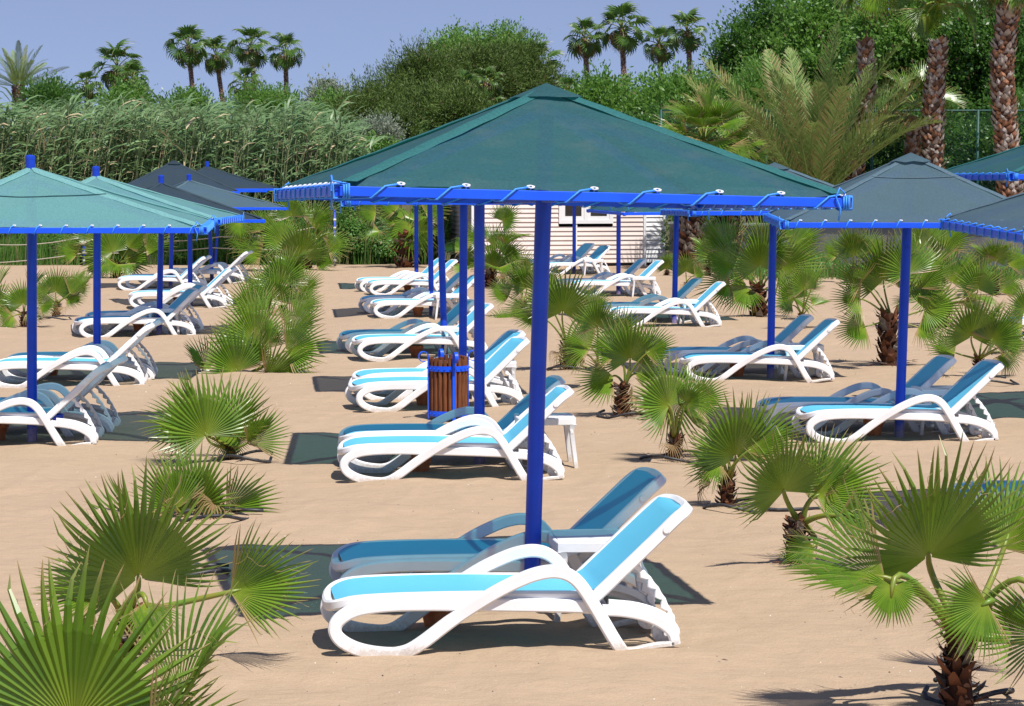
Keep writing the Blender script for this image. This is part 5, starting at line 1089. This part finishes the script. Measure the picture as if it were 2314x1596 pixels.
# gable roof with the ridge along x
b = MB(); e = .38; zr = 3.85
V = [(-e, -e, hh), (wB + e, -e, hh), (wB + e, dp / 2, zr), (-e, dp / 2, zr), (-e, dp + e, hh), (wB + e, dp + e, hh), (-e, -e, hh - .06), (wB + e, -e, hh - .06), (wB + e, dp / 2, zr - .07), (-e, dp / 2, zr - .07), (-e, dp + e, hh - .06), (wB + e, dp + e, hh - .06)]
b.add(V, [(0, 1, 2, 3), (3, 2, 5, 4), (6, 9, 8, 7), (9, 10, 11, 8), (0, 6, 7, 1), (4, 5, 11, 10), (0, 3, 9, 6), (3, 4, 10, 9), (1, 7, 8, 2), (2, 8, 11, 5)]); b.build('roof', M['roof'], cab)
for x in (.02, wB - .02):
    b = MB(); b.add([(x, .06, hh), (x, dp - .06, hh), (x, dp / 2, zr - .14)], [(0, 1, 2)]); b.build('gable', M['siding'], cab)
wn = MB()
for c_, h_ in (((wx0 + wx1) / 2, 1.215), (.75, .045)), (((wx0 + wx1) / 2, 2.31), (.75, .045)): wn.box((c_[0] if hasattr(c_, '__len__') else c_, 0, 0), (.01, .01, .01)) if False else None
wn = MB(); xc = (wx0 + wx1) / 2; hw = (wx1 - wx0) / 2
wn.box((xc, -.02, 1.20), (hw, .035, .05)); wn.box((xc, -.02, 2.31), (hw, .035, .05))
for x, w in ((wx0 + .05, .05), (xc, .055), (wx1 - .05, .05)): wn.box((x, -.02, 1.755), (w, .033, .505))
wo = wn.build('window', M['siding_w'], cab)
for xa, xb in ((wx0 + .10, xc - .055), (xc + .055, wx1 - .10)):
    s_ = MB(); x_ = (xa + xb) / 2; w = (xb - xa) / 2
    for q in (-1, 1): s_.box((x_ + q * (w - .035), -.012, 1.755), (.035, .02, .505))
    s_.box((x_, -.012, 1.30), (w - .07, .02, .05)); s_.box((x_, -.012, 2.21), (w - .07, .02, .05)); s_.build('sash', M['siding_w'], wo)
    s_ = MB(); s_.box((x_, .012, 1.755), (w - .07, .005, .405)); s_.build('pane', M['glass'], wo)
wo.location = (0, 0, 0)

# ------------------------------------------------------------------ low wall, fence, slab, white building
M['render_wall'] = speckled('grey_wall_render', (0.19, 0.20, 0.20), (0.31, 0.315, 0.315), 0.8, 0.85, 0.2, 0.2, 30)
M['cap'] = speckled('pale_coping', (0.42, 0.50, 0.42), (0.55, 0.60, 0.54), 3, 0.7)
w0 = Vector((4.25, 63.4, 0)); w1 = Vector((12.6, 55.0, 0)); d = (w1 - w0); Lw = d.length; aw = math.atan2(d.y, d.x)
t = thing('low_wall', 'low grey rendered wall with pale green coping behind the right palms', 'wall', w0, rz=aw)
b = MB(); b.box((Lw / 2, .10, .54), (Lw / 2, .10, .60)); b.build('wall_body', M['render_wall'], t)
b = MB(); b.box((Lw / 2, .10, 1.17), (Lw / 2 + .03, .13, .03)); b.build('coping', M['cap'], t)
M['green_metal'] = speckled('dark_green_metal', (0.010, 0.055, 0.045), (0.02, 0.085, 0.07), 10, 0.5)
t = thing('chain_link_fence', 'tall dark green chain link fence in front of the right hand trees', 'fence', (4.3, 68.0, 0))
Hf = 4.35
for X_ in np.arange(0, 14.1, 3.05):
    b = MB(); b.tube([(X_, 0, -.1), (X_, 0, Hf)], .045, 10); b.build('post', M['green_metal'], t, True)
for z in (Hf - .03, .1 + 1.2):
    b = MB(); b.tube([(0, -.01, z), (15.3, -.01, z)], .028, 8); b.build('rail', M['green_metal'], t, True)
b = MB(); s_ = .11
for k in range(int(15.3 / s_) + 40):
    for sg in (1, -1):
        xa = k * s_ - (0 if sg > 0 else 0); za, zb = 1.2, Hf; xb = xa + sg * (zb - za)
        # clip to the fence extent
        ua, ub = 0, 1
        for lo, hi in ((0, 15.3),):
            dx = xb - xa
            f0, f1 = (lo - xa) / dx, (hi - xa) / dx
            ua = max(ua, min(f0, f1)); ub = min(ub, max(f0, f1))
        if ub - ua < .02: continue
        A = Vector((xa + (xb - xa) * ua, .02 * sg, za + (zb - za) * ua)); B_ = Vector((xa + (xb - xa) * ub, .02 * sg, za + (zb - za) * ub)); b.tube([A, B_], .0035, 3, False)
b.build('wire_mesh', M['green_metal'], t)
M['concrete'] = speckled('pale_concrete', (0.48, 0.45, 0.40), (0.60, 0.57, 0.52), 4, 0.85, 0.2, 0.2, 30)
b = MB(); b.box((0, 0, .05), (.95, .55, .09)); o = b.build('concrete_slab', M['concrete']); p = ground(1868, 612); o.location = (p.x, p.y, 0); o.rotation_euler = (0, 0, R(-8)); tag(o, 'pale concrete slab lying at the foot of the low wall', 'slab')
M['white_wall'] = speckled('white_stucco', (0.72, 0.72, 0.71), (0.80, 0.80, 0.79), 1, 0.8)
p = at(2240, 300, 96); t = thing('white_building', 'white building with balconies glimpsed through the trees at top right', 'building', (p.x, 96, 0))
b = MB(); b.box((2.5, 4, 6.5), (5, 4, 6.5)); b.build('wall', M['white_wall'], t)
for z in (3.2, 6.1, 9.0, 11.9):
    b = MB(); b.box((2.5, -.75, z), (5.2, .75, .09)); b.box((2.5, -1.46, z + .5), (5.2, .04, .40)); b.build('balcony', M['white_wall'], t)
    for x in (-1, 2.5, 6):
        f_ = MB(); f_.box((x, -.015, z + 1.2), (.75, .02, 1.05)); wf_ = f_.build('window', M['white_wall'], t); f_ = MB(); f_.box((x, -.045, z + 1.2), (.66, .012, .96)); f_.build('pane', M['glass'], wf_)
